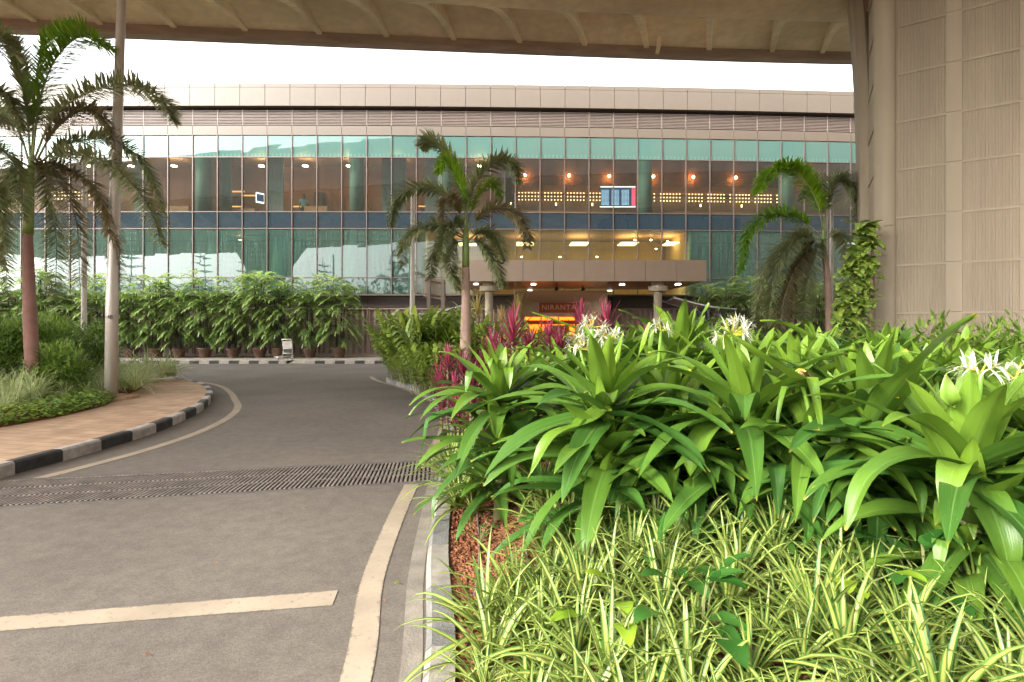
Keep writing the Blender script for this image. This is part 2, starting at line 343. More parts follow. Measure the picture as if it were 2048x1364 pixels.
M = dict(
 asphalt=asphalt(), brick=brickmat(),
 line=paintmat(),
 kwr=simple('kerb_white_worn', (.24, .215, .18), .75, var=.25, scale=9, var2=.15, scale2=1.5, bump=.3),
 kw=simple('kerb_white', (.42, .38, .34), .75, var=.22, scale=9, var2=.12, scale2=1.5, bump=.3),
 kb=simple('kerb_black', (.04, .038, .036), .7, var=.4, scale=8, bump=.4),
 kg=simple('kerb_grey', (.15, .145, .135), .8, var=.2, scale=8, bump=.4),
 asphalt2=simple('gutter_cement', (.21, .185, .15), .9, var=.25, scale=6, bump=.3, var2=.2),
 conc=simple('kerb_concrete', (.3, .26, .2), .9, var=.2, scale=5, bump=.4),
 soil=soilmat('soil', (.12, .04, .018), (.36, .15, .07)), mulch=simple('bark', (.17, .07, .045), .9, var=.5, scale=12, bump=.6),
 deck=simple('deck_concrete', (.80, .70, .53), .85, var=.09, scale=3, bump=.2, bscale=25, var2=.22, scale2=.25),
 lip=simple('deck_edge_concrete', (.38, .31, .275), .9, var=.15, scale=2, stretch=(.4, 2, 3), var2=.12),
 pier=simple('pier_concrete', (.30, .25, .175), .8, var=.05, scale=4, bump=.12, bscale=40, var2=.15, scale2=.7, stretch=(1.5, 1.5, .14)),
 panel=simple('cladding_panel', (.125, .098, .072), .45, var=.03, scale=2, var2=.03, scale2=.2),
 panel2=simple('canopy_cladding', (.44, .34, .26), .38, var=.03, scale=2, metal=.25),
 dark=simple('shadow_gap', (.11, .085, .07), .8), louv=simple('louvre_metal', (.22, .17, .14), .5, var=.06),
 corr=simple('corrugated_sheet', (.27, .195, .155), .5, var=.08, scale=1.5, stretch=(3, 3, .4), var2=.1),
 mull=simple('mullion_metal', (.14, .108, .095), .45, metal=.3, var=.08),
 wood=simple('soffit_wood', (.36, .14, .05), .25, var=.12, scale=2, stretch=(.6, 6, 1)),
 beige=simple('portal_beige', (.6, .5, .36), .6, var=.04), col=simple('column_paint', (.5, .43, .3), .6, var=.05, var2=.05),
 int_dark=simple('interior_dark', (.36, .17, .11), .7, var=.2, scale=.6, stretch=(1, 1, .3)),
 int_brown=simple('interior_bronze', (.26, .13, .08), .55, var=.25, scale=.7, stretch=(1.5, 1, .3)), int_floor=simple('interior_floor', (.12, .08, .06), .3),
 int_warm=simple('interior_cream', (.55, .38, .17), .7, var=.08), int_ceil=simple('interior_ceiling', (.45, .27, .17), .6, var=.1),
 int_wood=simple('interior_timber', (.45, .17, .06), .5, var=.15, scale=1.2), green_col=simple('green_column_cladding', (.14, .2, .155), .8, var=.08, scale=1.2, stretch=(1, 1, .3)),
 frost=simple('shop_partition', (.3, .26, .25), .5, var=.15, scale=3, stretch=(6, 1, .2)),
 bulb=emis('warm_bulb', (1, .66, .3), 1.3), glow=emis('warm_downlight', (1, .7, .38), 22), glow2=emis('amber_uplight', (1, .42, .12), 26), glow3=emis('amber_strip', (1, .45, .14), .32),
 tube=emis('white_tube', (1, .97, .9), .5), amber=emis('amber_wall_glow', (1, .30, .03), .9), lampw=emis('white_downlight', (1, .95, .85), 1.6),
 scr=emis('screen_blue', (.02, .05, .13), .3), scrt=emis('screen_text', (.45, .65, .85), .42), scrr=emis('screen_red', (.8, .08, .16), .3), chand=emis('coffer_light', (1, .72, .34), 1.1),
 steel=simple('galvanised_pole', (.5, .44, .38), .35, metal=.25, var=.06, scale=2, stretch=(3, 3, .3)),
 polep=simple('painted_pole', (.5, .45, .38), .5, var=.06), signb=simple('sign_back', (.27, .225, .18), .6, metal=.3, var=.15, scale=3), rust=simple('rusty_bracket', (.2, .1, .05), .8, var=.3),
 blue=simple('blue_steel', (.14, .17, .22), .45, var=.1), fabric=simple('shelter_fabric', (.42, .3, .27), .8, var=.08), edge=simple('shelter_edge', (.6, .6, .6), .5),
 gframe=simple('grate_frame', (.1, .085, .075), .7, var=.3),
 grate=simple('cast_iron', (.25, .21, .18), .6, metal=.4, var=.3, scale=6), pit=simple('drain_pit', (.012, .011, .01), .9),
 pot=simple('terracotta', (.15, .085, .06), .8, var=.2, scale=4), hose=simple('hose', (.12, .1, .09), .6),
 trunk=simple('palm_trunk', (.36, .24, .18), .8, var=.18, scale=6, bump=.4, bscale=30), trunkr=simple('palm_trunk_reddish', (.27, .14, .11), .8, var=.22, scale=4, bump=.4, bscale=30),
 shaft=simple('crownshaft', (.17, .24, .05), .5, var=.2, scale=4), rachis=simple('rachis', (.2, .2, .09), .6),
 stem=simple('plant_stem', (.16, .17, .06), .6, var=.2), darkstem=simple('cane', (.035, .04, .025), .6, var=.3),
 white=simple('trolley_white', (.6, .58, .53), .45, var=.05), bluep=simple('blue_cover', (.01, .08, .55), .45), rubber=simple('rubber', (.02, .02, .02), .7),
 skin=simple('skin', (.12, .055, .035), .6), hair=simple('hair', (.012, .01, .009), .6), shirt=simple('shirt', (.25, .38, .40), .8), trouser=simple('trousers', (.03, .03, .045), .8), shirt2=simple('khaki_shirt', (.2, .14, .08), .8),
 signo=simple('sign_copper', (.38, .07, .015), .3, metal=.4, var=.15), gold=simple('sign_letter', (.8, .6, .45), .3, metal=.2), joint=simple('panel_joint', (.12, .09, .07), .8), doorlamp=emis('door_downlight', (1, .6, .3), 9),
 fox=leafmat('foxtail_leaflet', (.10, .15, .055), (.42, .44, .22), rough=.36, tl=.42, spec=.7),
 foxbrown=leafmat('foxtail_leaflet_brown', (.15, .135, .06), (.42, .34, .19), rough=.42, tl=.38), lime=leafmat('foxtail_leaflet_lime', (.17, .32, .025), (.42, .66, .05), rough=.4, tl=.5),
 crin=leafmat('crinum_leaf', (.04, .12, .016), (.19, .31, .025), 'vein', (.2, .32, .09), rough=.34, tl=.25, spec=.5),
 spider=leafmat('spider_leaf', (.03, .11, .025), (.12, .24, .035), 'centre', (.38, .41, .10), rough=.42, tl=.3),
 lily=leafmat('lilyturf_leaf', (.12, .25, .07), (.4, .5, .16), 'margin', (.85, .85, .5), rough=.45, tl=.3),
 cordm=leafmat('ti_leaf_pink', (.09, .022, .032), (.46, .07, .13), 'margin', (.30, .05, .09), rough=.35, tl=.3), cordp=leafmat('ti_leaf_purple', (.05, .014, .024), (.24, .035, .06), rough=.32, tl=.2),
 ginger=leafmat('ginger_leaf', (.05, .16, .025), (.34, .48, .07), 'streak', (.40, .42, .06), rough=.35, tl=.25), pothos=leafmat('pothos_leaf', (.07, .18, .03), (.24, .36, .05), 'blotch', (.55, .55, .14), rough=.33, tl=.25),
 potlime=leafmat('pothos_lime', (.22, .38, .03), (.34, .48, .04), rough=.4, tl=.35), potdark=leafmat('pothos_dark', (.02, .08, .012), (.06, .17, .03), rough=.25, tl=.2),
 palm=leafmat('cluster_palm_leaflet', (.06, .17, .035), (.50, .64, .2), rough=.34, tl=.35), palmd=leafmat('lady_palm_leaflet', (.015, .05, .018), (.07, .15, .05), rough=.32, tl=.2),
 shrub=leafmat('shrub_leaf', (.08, .18, .025), (.36, .5, .10), rough=.4, tl=.4), cover=leafmat('groundcover_leaf', (.08, .22, .02), (.5, .68, .1), rough=.32, tl=.4),
 drac=leafmat('dracaena_leaf', (.2, .2, .03), (.5, .42, .1), 'margin', (.7, .52, .2), rough=.45, tl=.25), croton=leafmat('croton_leaf', (.2, .32, .015), (.65, .6, .04), rough=.35, tl=.3),
 petal=leafmat('crinum_petal', (.6, .6, .45), (.8, .8, .72), rough=.5, tl=.35), stamen=leafmat('stamen', (.45, .42, .03), (.6, .55, .08), rough=.5), wilt=leafmat('wilted_petal', (.22, .08, .045), (.38, .2, .1), rough=.7), bract=leafmat('bract', (.4, .1, .06), (.5, .18, .1), rough=.5),
 litter=leafmat('dry_leaf', (.14, .07, .03), (.42, .27, .13), rough=.8, tl=.1),
 greenstalk=simple('flower_stalk', (.16, .30, .04), .4, var=.08), treeg=leafmat('tree_leaf', (.02, .05, .015), (.06, .12, .03), rough=.5),
 g_top=glassmat('glass_frit_teal', (.35, .6, .52), (.13, .27, .235), .55, .085, frit=(6, 3.0, .33, .18), streak=.03), g_clear=glassmat('glass_vision', (.55, .63, .58), (.2, .24, .22), .09, .10),
 g_low=glassmat('glass_lower_teal', (.42, .6, .48), (.095, .18, .15), .42, .08, frit=(9, 9, 1.1, .16)), g_warm=glassmat('glass_lower_clear', (.75, .82, .62), (.2, .28, .18), .12, .06, frit=(9, 9, 1.1, .06)), g_navy=glassmat('glass_spandrel_navy', (.05, .1, .16), (.024, .043, .06), .93, .16, streak=.07),
 door=glassmat('door_glass', (.9, .75, .5), (.4, .2, .05), .05, .08),
)

# ---------------------------------------------------------------- ground, road, islands
mb = MB(); mb.grid([[(-600, -600, -.03), (600, -600, -.03)], [(-600, 900, -.03), (600, 900, -.03)]][::1]); tag(mb.build('ground', M['conc']), kind='structure')
mb = MB(); mb.grid([[(x, y, 0) for x in (-70, -30, 0, 30, 70)] for y in (-30, -10, 5, 15, 27)]); tag(mb.build('road', M['asphalt']), kind='structure')

def offset(pts, d):
    out = []
    for i, p in enumerate(pts):
        t = (pts[min(i+1, len(pts)-1)] - pts[max(i-1, 0)]); t.z = 0; t.normalize()
        out.append(p + Vector((-t.y, t.x, 0))*d)
    return out
def resample(pts, step):
    out = [pts[0].copy()]; acc = 0
    for a, b in zip(pts, pts[1:]):
        L = (b-a).length; pos = step - acc
        while pos <= L:
            out.append(a + (b-a)*(pos/L)); pos += step
        acc = (acc + L) % step
    return out
def kerb(name, pts, w, h, step, mats, sub=4, z0=0):
    # pts: outer (road side) foot, kerb lies to the left of the direction of travel
    ps = resample(pts, step/sub); inn = offset(ps, w); ins = offset(ps, .03)
    mb = MB(); n = len(ps)-1
    for i in range(n):
        m = (i//sub) % 2; g0 = .012 if i % sub == 0 else 0; g1 = .0
        def sec(a, b, c, t):
            return None
        a, b = ps[i], ps[i+1]; dd = (b-a); a = a + dd*(g0/dd.length) if g0 else a
        q = inn[i] + (inn[i+1]-inn[i])*(.3 if False else 0); c, d = inn[i], inn[i+1]; e, f = ins[i], ins[i+1]
        if g0: c = c + (d-c)*min(.5, g0/max(.01, (d-c).length)); e = e + (f-e)*(g0/(f-e).length)
        rows = [[Vector((p.x, p.y, z)) for p, z in ((s0, z0-.02), (s0, z0+h-.025), (s1, z0+h), (s2, z0+h), (s2, z0-.02))] for s0, s1, s2 in ((a, e, c), (b, f, d))]
        ids = mb.grid(rows, m)
        mb.face(ids[0][::-1], m); mb.face(ids[1], m)
    return tag(mb.build(name, mats), kind='structure'), inn

# left island outline (road side foot), from near to far and round
LI = [Vector(p) for p in ((-6.3, -8, 0), (-6.1, 0, 0), (-6.0, 4.5, 0), (-5.92, 6.25, 0), (-5.86, 7.4, 0), (-5.9, 8.6, 0), (-6.1, 9.6, 0), (-6.45, 10.9, 0), (-7.0, 12.2, 0), (-7.7, 13.5, 0), (-8.6, 14.8, 0), (-9.9, 16.1, 0), (-11.5, 17.0, 0), (-14, 17.6, 0), (-18, 17.9, 0), (-30, 18, 0))]
LIs = spline(LI, 160)
k1, LIin = kerb('kerb', LIs, .14, .16, .62, [M['kw'], M['kb']])
bedL = [Vector((x, y, 0)) for x, y in ((-8.6, -8), (-8.4, 0), (-8.25, 6), (-8.2, 8.2), (-8.1, 9.3), (-8.3, 10.6), (-8.6, 11.3), (-9.2, 12.6), (-9.75, 13.8), (-10.6, 15), (-12.4, 15.9), (-15, 16.3), (-30, 16.6))]
bedLs = spline(bedL, 160)
# pavement between kerb and bed
def strip(name, A, B, z, m, kind='structure', n=160):
    A2 = spline(A, n) if len(A) < n else [A[int(i*(len(A)-1)/n)] for i in range(n+1)]
    B2 = [B[int(i*(len(B)-1)/n)] for i in range(n+1)]
    mb = MB(); rows = []
    for a, b in zip(A2, B2): rows.append([Vector((a.x, a.y, z)).lerp(Vector((b.x, b.y, z)), t/6) for t in range(7)])
    mb.grid(rows); return tag(mb.build(name, m), kind=kind)
strip('pavement', offset(LIs, .13), bedLs, .15, M['brick'])
mb = MB(); rows = []
for b in bedLs[::2]: rows.append([Vector((b.x - t, b.y - (t*.4 if b.y > 15.9 else 0), .15 + (.16*min(1, t/.8)) - .012 + .05*math.sin(b.y*2+t*3)*min(1, t))) for t in (0, .1, .3, .8, 1.6, 3, 6, 12, 20)])
mb.grid(rows); tag(mb.build('garden_bed', M['soil'], smooth=True), kind='structure')

# right bed
KR = [Vector((x, y, 0)) for x, y in ((-.2, -3), (-.3, 0), (-.36, 1.5), (-.43, 2.6), (-.60, 3.7), (-.72, 4.9), (-.82, 6.0), (-.9, 7.5), (-1.06, 9), (-1.45, 11), (-2.0, 12.7), (-2.9, 14.8), (-3.95, 16.6), (-4.15, 17.8), (-3.9, 19.2), (-3.0, 20.3), (0, 21.2), (8, 21.4), (24, 21.4))]
# travel direction reversed so that the bed lies to the left
KRs = spline(KR, 220)[::-1]
k2, KRin = kerb('kerb', KRs, .15, .15, .62, [M['kwr'], M['kg']])
ky = [p.y for p in KR[:14]]; kx = [p.x for p in KR[:14]]
def kerbx(y): return interp(y, ky, kx)
from mathutils import noise as mn
def bedz(x, y):
    t = x - kerbx(min(y, 18.2)) - .15
    s = max(0, min(1, t/1.4)); s = s*s*(3-2*s)
    return .125 + .34*s + .012*mn.noise((x*5, y*5, 0)) + (.018*mn.noise((x*14, y*14, 3)))
mb = MB(); rows = []
ys = list(np.arange(-2.6, 5.2, .05)) + list(np.arange(5.2, 20.9, .35)); ts = list(np.arange(0, 3.4, .05)) + list(np.arange(3.4, 24, .8))
for y in ys:
    x0 = kerbx(min(y, 18.2)) + .145 + (max(0, y-18.2)**2*.35)
    rows.append([Vector((x0+t, y, bedz(x0+t, y))) for t in ts])
mb.grid(rows); tag(mb.build('garden_bed', M['soil'], smooth=True), kind='structure')
# bark chips (nobody could count them)
mb = MB()
for i in range(1500):
    x = random.uniform(.1, 3.4); y = random.uniform(1.6, 5.0)
    if x < .8 and y < 3.8 and random.random() < .8: continue
    z = bedz(x, y) + .01; a = random.random()*6.28; L = random.uniform(.02, .07); w = random.uniform(.006, .02)
    mt = Matrix.Translation((x, y, z)) @ Matrix.Rotation(a, 4, 'Z') @ Matrix.Rotation(random.uniform(-.5, .5), 4, 'Y')
    mb.box(-L, L, -w, w, -.004, .006, mt)
tag(mb.build('bark_mulch', M['mulch']), 'reddish bark chips strewn under the lily leaves', 'mulch', kind='stuff')
mb = MB()
for i in range(1300):
    y = random.uniform(2.2, 5.0); x = kerbx(y)+.17+random.random()**1.5*1.0; r = random.uniform(.004, .014)
    mt = Matrix.Translation((x, y, bedz(x, y)+r*.4)) @ Matrix.Rotation(random.random()*6, 4, (random.random()+.1, random.random(), random.random()))
    mb.hexa([(a*r*random.uniform(.6, 1.2), b*r*random.uniform(.6, 1.2), c*r*random.uniform(.5, 1)) for a, b, c in ((-1,-1,-1),(1,-1,-1),(1,1,-1),(-1,1,-1),(-1,-1,1),(1,-1,1),(1,1,1),(-1,1,1))], mt)
tag(mb.build('soil_clods', M['soil']), 'crumbly red soil lumps along the near kerb', 'soil', kind='stuff')

# far pavement and kerb
def FY(x): return 30 + .00086*(x+15.5)**2
far = [Vector((x, 25.5, 0)) for x in np.arange(14, -45, -1.0)]
gapx0, gapx1 = (577-CX)/F*25.5, (612-CX)/F*25.5
def farseg(a, b):
    k, _ = kerb('kerb', [Vector((x, 25.5, 0)) for x in np.linspace(a, b, 60)], -.15, .14, .48, [M['kw'], M['kb']]); return k
farseg(-42, gapx0); farseg(gapx1, 1)
mb = MB(); mb.grid([[(x, 25.64, .135), (x, FY(x)+1.5, .135)] for x in (-42, -30, -20, gapx0)]); mb.grid([[(x, 25.64, .135), (x, FY(x)+1.5, .135)] for x in (gapx1, -5, 0, 8, 24)]); mb.grid([[(gapx0, 25.5, .005), (gapx0, 26.2, .135), (gapx0, FY(gapx0)+1.5, .135)], [(gapx1, 25.5, .005), (gapx1, 26.2, .135), (gapx1, FY(gapx1)+1.5, .135)]])
tag(mb.build('far_pavement', M['conc']), kind='structure')

# markings
def ribbon(name, A, B, z=.004, m='line'):
    mb = MB(); mb.grid([[Vector((a.x, a.y, z)), Vector((b.x, b.y, z))] for a, b in zip(A, B)]); return tag(mb.build(name, M[m]), kind='structure')
yl = spline([Vector(p) for p in ((-5.75, 2, 0), (-5.7, 4.2, 0), (-5.66, 5.6, 0), (-5.45, 6.6, 0), (-5.3, 7.6, 0), (-5.32, 8.8, 0), (-5.6, 10.2, 0), (-6.1, 11.5, 0), (-6.8, 12.7, 0), (-7.6, 14, 0), (-8.6, 15.4, 0), (-9.7, 16.5, 0), (-11.3, 17.5, 0))], 120)
ribbon('road_marking', offset(yl, -.01), offset(yl, -.16))
wl = spline([Vector(p) for p in ((-.55, -2, 0), (-.66, 1, 0), (-.775, 2.59, 0), (-.96, 3.6, 0), (-1.06, 4.7, 0), (-1.12, 5.85, 0))], 60)
ribbon('road_marking', offset(wl, .078), offset(wl, -.078))
wl = spline([Vector(p) for p in ((-1.12, 6.9, 0), (-1.14, 8, 0), (-1.2, 9.2, 0), (-1.5, 11, 0), (-2.2, 13.2, 0), (-3.3, 15.4, 0), (-4.4, 17.2, 0), (-5.0, 18.6, 0))], 60)
ribbon('road_marking', offset(wl, .078), offset(wl, -.078))
ribbon('road_marking', [Vector((-9, .95, 0)), Vector((-3.08, 3.17, 0)).lerp(Vector((-1.157, 3.49, 0)), -.9), Vector((-3.08, 3.17, 0)), Vector((-1.157, 3.49, 0))][1:], [Vector((-2.95, 3.02, 0)).lerp(Vector((-1.13, 3.3, 0)), -.9), Vector((-2.95, 3.02, 0)), Vector((-1.13, 3.3, 0))])
# gutter strip along the right kerb
gl_ = spline([Vector((p.x, p.y, 0)) for p in KR[1:9]], 60)
ribbon('gutter', offset(gl_, .02), offset(gl_, .13), .004, 'asphalt2')

# drain grate
A0, A1, B0, B1 = Vector((-6.05, 5.94, 0)), Vector((-.98, 6.88, 0)), Vector((-6.05, 4.86, 0)), Vector((-.84, 5.98, 0))
gt = empty('drain_grate', ((A0+B1)/2), 0, 'iron trench grate of short slotted bars crossing the road', 'drain grate')
org = (A0+B1)/2
mb = MB(); mb.grid([[A0-org+Vector((0, 0, .003)), A1-org+Vector((0, 0, .003))], [B0-org+Vector((0, 0, .003)), B1-org+Vector((0, 0, .003))]]); mb.build('pit', M['pit'], gt)
mb = MB(); nb = 108
for r0, r1 in ((.04, .33), (.37, .64), (.68, .96)):
    for i in range(nb):
        u = (i+.5)/nb
        a = A0.lerp(A1, u); b = B0.lerp(B1, u); c = a.lerp(b, r0); d = a.lerp(b, r1); w = .0125
        c = Vector((c.x, c.y, 0))-org; d = Vector((d.x, d.y, 0))-org
        mb.hexa([(c.x-w, c.y, .006), (c.x+w, c.y, .006), (d.x+w, d.y, .006), (d.x-w, d.y, .006), (c.x-w, c.y, .014), (c.x+w, c.y, .014), (d.x+w, d.y, .014), (d.x-w, d.y, .014)])
mb.build('grate_bars', M['grate'], gt)
mb = MB()
def bar(a, b, w, z0, z1):
    t = (b-a).normalized(); n = Vector((-t.y, t.x, 0))*w
    ps = [a-n, b-n, b+n, a+n]; mb.hexa([(p.x, p.y, z0) for p in ps] + [(p.x, p.y, z1) for p in ps])
for f in (0, .355, .66, 1):
    bar(A0.lerp(B0, f)-org, A1.lerp(B1, f)-org, .018 if f in (0, 1) else .008, -.01, .012)
for u in (0, 1): bar(A0.lerp(A1, u)-org, B0.lerp(B1, u)-org, .014, -.01, .013)
mb.build('grate_frame', M['gframe'], gt)

for px, py, lab, mt_, sz in ((800, 1165, 'small green leaf lying on the asphalt near the right kerb', 'cover', .05), (610, 1020, 'dry brown leaf lying on the road before the grate', 'wilt', .04), (770, 1205, 'dry brown leaf beside the edge line', 'wilt', .03), (430, 1130, 'dry brown leaf on the road left of centre', 'wilt', .035), (560, 900, 'dry leaf on the road beyond the grate', 'wilt', .05), (700, 850, 'dry leaf on the far road near the edge line', 'wilt', .06), (300, 1310, 'dry brown leaf in the near left of the road', 'wilt', .035)):
    p = G(px, py, .006); mb = MB(); random.seed(px); a = random.random()*6
    mb.leaf((0, 0, .004), (math.cos(a), math.sin(a), .3), sz, sz*.5, droop=.8, n=4, fold=.3, t=.6, prof='oval'); o = mb.build('fallen_leaf', M[mt_]); o.location = p; tag(o, lab, 'leaf')
# ---------------------------------------------------------------- terminal building
TB = empty('terminal_building', (0, 30, 0), 0, 'long curved glass and beige clad terminal building behind the road', 'building')
def fb(mb, x0, x1, o0, o1, z0, z1, m=None):
    a0, a1 = FY(x0)-30, FY(x1)-30
    mb.hexa([(x0, a0+o0, z0), (x1, a1+o0, z0), (x1, a1+o1, z0), (x0, a0+o1, z0), (x0, a0+o0, z1), (x1, a1+o0, z1), (x1, a1+o1, z1), (x0, a0+o1, z1)], m=m)
S0 = -8.31; SP = 1.418
bays = [S0 + SP*i for i in range(-20, 24)]      # -36.7 .. 24.3
XL, XR = bays[0], bays[-1]
Zt = lambda py: H + (HY-py)*.02857
z_top, z_fas, z_l1, z_l0, z_g1, z_t1, z_t2, z_t3, z_t4, z_g0 = Zt(171), Zt(215.5), Zt(219), Zt(251), Zt(271), Zt(314), Zt(423.5), Zt(457), Zt(555), Zt(588)
mb = MB()
for a, b in zip(bays, bays[1:]):
    fb(mb, a+.012, b-.012, -.30, -.2, z_fas, z_top-.24); fb(mb, a+.012, b-.012, -.30, -.2, z_top-.225, z_top)
mb.build('fascia', M['panel'], TB)
mb = MB()
for a, b in zip(bays, bays[1:]): fb(mb, a+.012, b-.012, -.04, .06, z_g1+.02, z_l0-.02)
mb.build('band_panels', M['panel'], TB)
mb = MB()
for a, b in zip(bays, bays[1:]): fb(mb, a, b, -.2, .5, z_fas+.01, z_top-.02); fb(mb, a, b, .3, .5, z_l0, z_fas); fb(mb, a, b, .07, .5, z_g1+.04, z_l0)
mb.build('backing_wall', M['dark'], TB)
mb = MB(); 
for k in range(10):
    z = z_l0 + .05 + k*(z_l1-z_l0-.05)/10
    for a, b in zip(bays, bays[1:]): fb(mb, a+.01, b-.01, .0, .1, z, z+.035)
for a in bays: fb(mb, a-.02, a+.02, -.01, .08, z_l0, z_l1)
mb.build('upper_louvre', M['louv'], TB)
mb = MB()
for a, b in zip(bays[::4], bays[4::4]): fb(mb, a, b, .3, 14, z_top-.5, z_top-.45)
mb.build('roof', M['conc'], TB)
# windows, bay by bay
warm0, warm1 = -4.9, 10.4
for i, (a, b) in enumerate(zip(bays, bays[1:])):
    c = (a+b)/2; off = (30)*0
    def pane(name, zs, mats, ms):
        mb = MB()
        for (z0, z1), mi in zip(zs, ms):
            q = [random.uniform(-.005, .005) for _ in range(4)]; mb.grid([[(a+.02, FY(a)-30+q[0], z0), (b-.02, FY(b)-30+q[1], z0)], [(a+.02, FY(a)-30+q[2], z1), (b-.02, FY(b)-30+q[0]+q[3]*.3, z1)]], mi)
        return mb.build(name, mats, TB)
    up = pane('window', [(z_t2+.03, z_t1-.03), (z_t1+.03, z_g1-.02)], [M['g_clear'], M['g_top']], [0, 1])
    sp = pane('spandrel_panel', [(z_t3+.03, z_t2-.03)], [M['g_navy']], [0])
    mb = MB(); fb(mb, b-.024, b+.024, -.049, .055, z_t3, z_t2); mb.build('mullion', M['mull'], sp)
    lowm = M['g_warm'] if warm0 < c < warm1 else M['g_low']
    lo = pane('window', [(z_g0+.03, z_t4-.03), (z_t4+.03, z_t3-.03)], [lowm], [0, 0])
    for par, z0, z1, hz in ((up, z_t2, z_g1, (z_t2, z_t1)), (lo, z_g0, z_t3, (z_t4, z_t3))):
        mb = MB(); fb(mb, b-.025, b+.025, -.05, .06, z0, z1)
        for z in hz: fb(mb, a+.025, b-.025, -.03, .06, z-.028, z+.028)
        mb.build('window_frame', M['mull'], par)
# ledge, lower louvre, corrugated wall
mb = MB()
for a, b in zip(bays, bays[1:]): fb(mb, a, b, -.25 if not (.1 < a < 5.5) else -.1, .5, z_g0-.1, z_g0-.01)
mb.build('ledge', M['panel'], TB)
z_c = Zt(618)
mb = MB(); mb2 = MB()
for k in range(9):
    z = z_c + .05 + k*(z_g0-.12-z_c-.05)/9
    for a, b in zip(bays, bays[1:]):
        if not (.1 < a < 5.5): fb(mb if a < 1 else mb2, a+.01, b-.01, .1, .2, z, z+.03)
mb.build('lower_louvre', M['mull'], TB); mb2.build('lower_louvre', M['mull'], TB)
mb = MB()
for a, b in zip(bays, bays[1:]):
    if not (.1 < a < 4): fb(mb, a, b if not 4 < a < 5 else b, .32, .5, .1, z_g0-.1) if not (4 < a < 5) else fb(mb, 5.42, b, .32, .5, .1, z_g0-.1)
mb.build('base_wall', M['dark'], TB)
mb = MB(); x = XL; pts = []
while x < XR:
    for dx, o in ((0, .22), (.13, .22), (.17, .12), (.30, .12)): pts.append((x+dx, o))
    x += .34
pts = [p for p in pts if not (.1 < p[0] < 5.4)]
seg1 = [p for p in pts if p[0] < 1]; seg2 = [p for p in pts if p[0] > 1]
for seg in (seg1, seg2): mb.grid([[(p[0], FY(p[0])-30+p[1], z) for p in seg] for z in (.25, z_c)])
for a in bays:
    if not .0 < a < 5.4: fb(mb, a-.03, a+.03, .08, .14, .2, z_c)
for a, b in zip(bays, bays[1:]):
    if b < .1 or a > 5.4: fb(mb, a, b, .05, .3, z_c-.02, z_c+.05); fb(mb, a, b, .05, .3, .13, .27)
mb.build('corrugated_wall', M['corr'], TB)
# interior shell
mb = MB()
for a, b in zip(bays[::2], bays[2::2]):
    fb(mb, a, b, .15, 9, z_t2-.35, z_t2-.25, 0)        # upper floor
    fb(mb, a, b, .15, 9, z_g1+.05, z_g1+.12, 1)        # upper ceiling
    fb(mb, a, b, .15, 7, z_t3+.1, z_t3+.15, 1)
    fb(mb, a, b, .15, 7, z_g0-.02, z_g0+.02, 0)
mb.build('floor_slab', [M['int_floor'], M['int_ceil']], TB)
mb = MB()
for a, b in zip(bays, bays[1:]):
    c = (a+b)/2
    if c < -.5: fb(mb, a, b, 6, 6.2, z_t2-.25, z_g1+.05, 0 if c < -21 or c > -19 else 1)
    else: fb(mb, a, b, 3.2, 3.4, z_t2-.25, z_g1+.05, 1)
    fb(mb, a, b, 5, 5.2, z_g0, z_t3+.1, 2 if warm0 < c < warm1 else 0)
fb(mb, -.6, -.45, 1.5, 6, z_t2-.25, z_g1+.05, 1); fb(mb, warm0-.1, warm0, .3, 5, z_g0, z_t3+.1, 2); fb(mb, warm1, warm1+.1, .3, 5, z_g0, z_t3+.1, 2)
mb.build('interior_wall', [M['int_dark'], M['int_brown'], M['int_warm']], TB)
mb = MB()   # timber band and seat line over the lit dots
fb(mb, 0, 17.5, 2.9, 3.1, 10.25, 10.75, 0); fb(mb, 0, 17.5, 2.6, 2.8, 8.9, 9.1, 0)
mb.build('timber_band', M['int_wood'], TB)
mb = MB()   # counters and seat backs
for x0, x1, z in ((-27, -24.5, .9), (-21, -19.6, 1.0), (-17, -15.6, .85), (-12.6, -11.2, 1.0), (-9.8, -8.6, .9), (-3.6, -1.2, .95), (.6, 4.6, .75), (8.4, 11, .8), (12.5, 15.5, .75)): fb(mb, x0, x1, 1.8, 2.3, z_t2-.25, z_t2-.25+z)
mb.build('counter', M['int_wood'], TB)
mb = MB()
for x0, x1, z0, z1, mi in ((-28.3, -27.6, 9, 10.6, 0), (-25.8, -25.1, 8.4, 11, 1), (-13.4, -12.8, 8.3, 10.9, 0), (-11.2, -10.6, 8.5, 10.4, 1), (-19, -18.6, 8.3, 10.6, 0), (-7.2, -6.1, 9.4, 10.3, 1)): fb(mb, x0, x1, 5.5, 5.9, z0, z1, mi)
mb.build('wall_panel', [M['dark'], M['int_wood']], TB)
mb = MB()   # pale shopfront partitions
for x0, x1 in ((-23.5, -22.8), (-15.3, -14.2), (-8.1, -6.6), (-5.4, -4.0)): fb(mb, x0, x1, 2.6, 2.7, z_t2-.2, z_g1-.2)
mb.build('partition', M['frost'], TB)
mb = MB()
x = .4
while x < 17.2:
    g = (x-.4) % 1.5
    if g < 1.3 and not (5.7 < x < 7.9):
        for zz in (9.78, 10.0, 10.22): fb(mb, x+.015, x+.07, 2.84, 2.9, zz, zz+.055)
    x += .205
for x in np.arange(-29, -26.4, .22):
    for zz in (9.8, 10.02, 10.24): fb(mb, x, x+.06, 2.84, 2.9, zz, zz+.06)
mb.build('wall_lights', M['bulb'], TB)
mb = MB()   # perforated frieze squares
for x in np.arange(.3, 17, .17):
    for zz in np.arange(10.95, 11.7, .16): fb(mb, x, x+.07, 3.17, 3.2, zz, zz+.07)
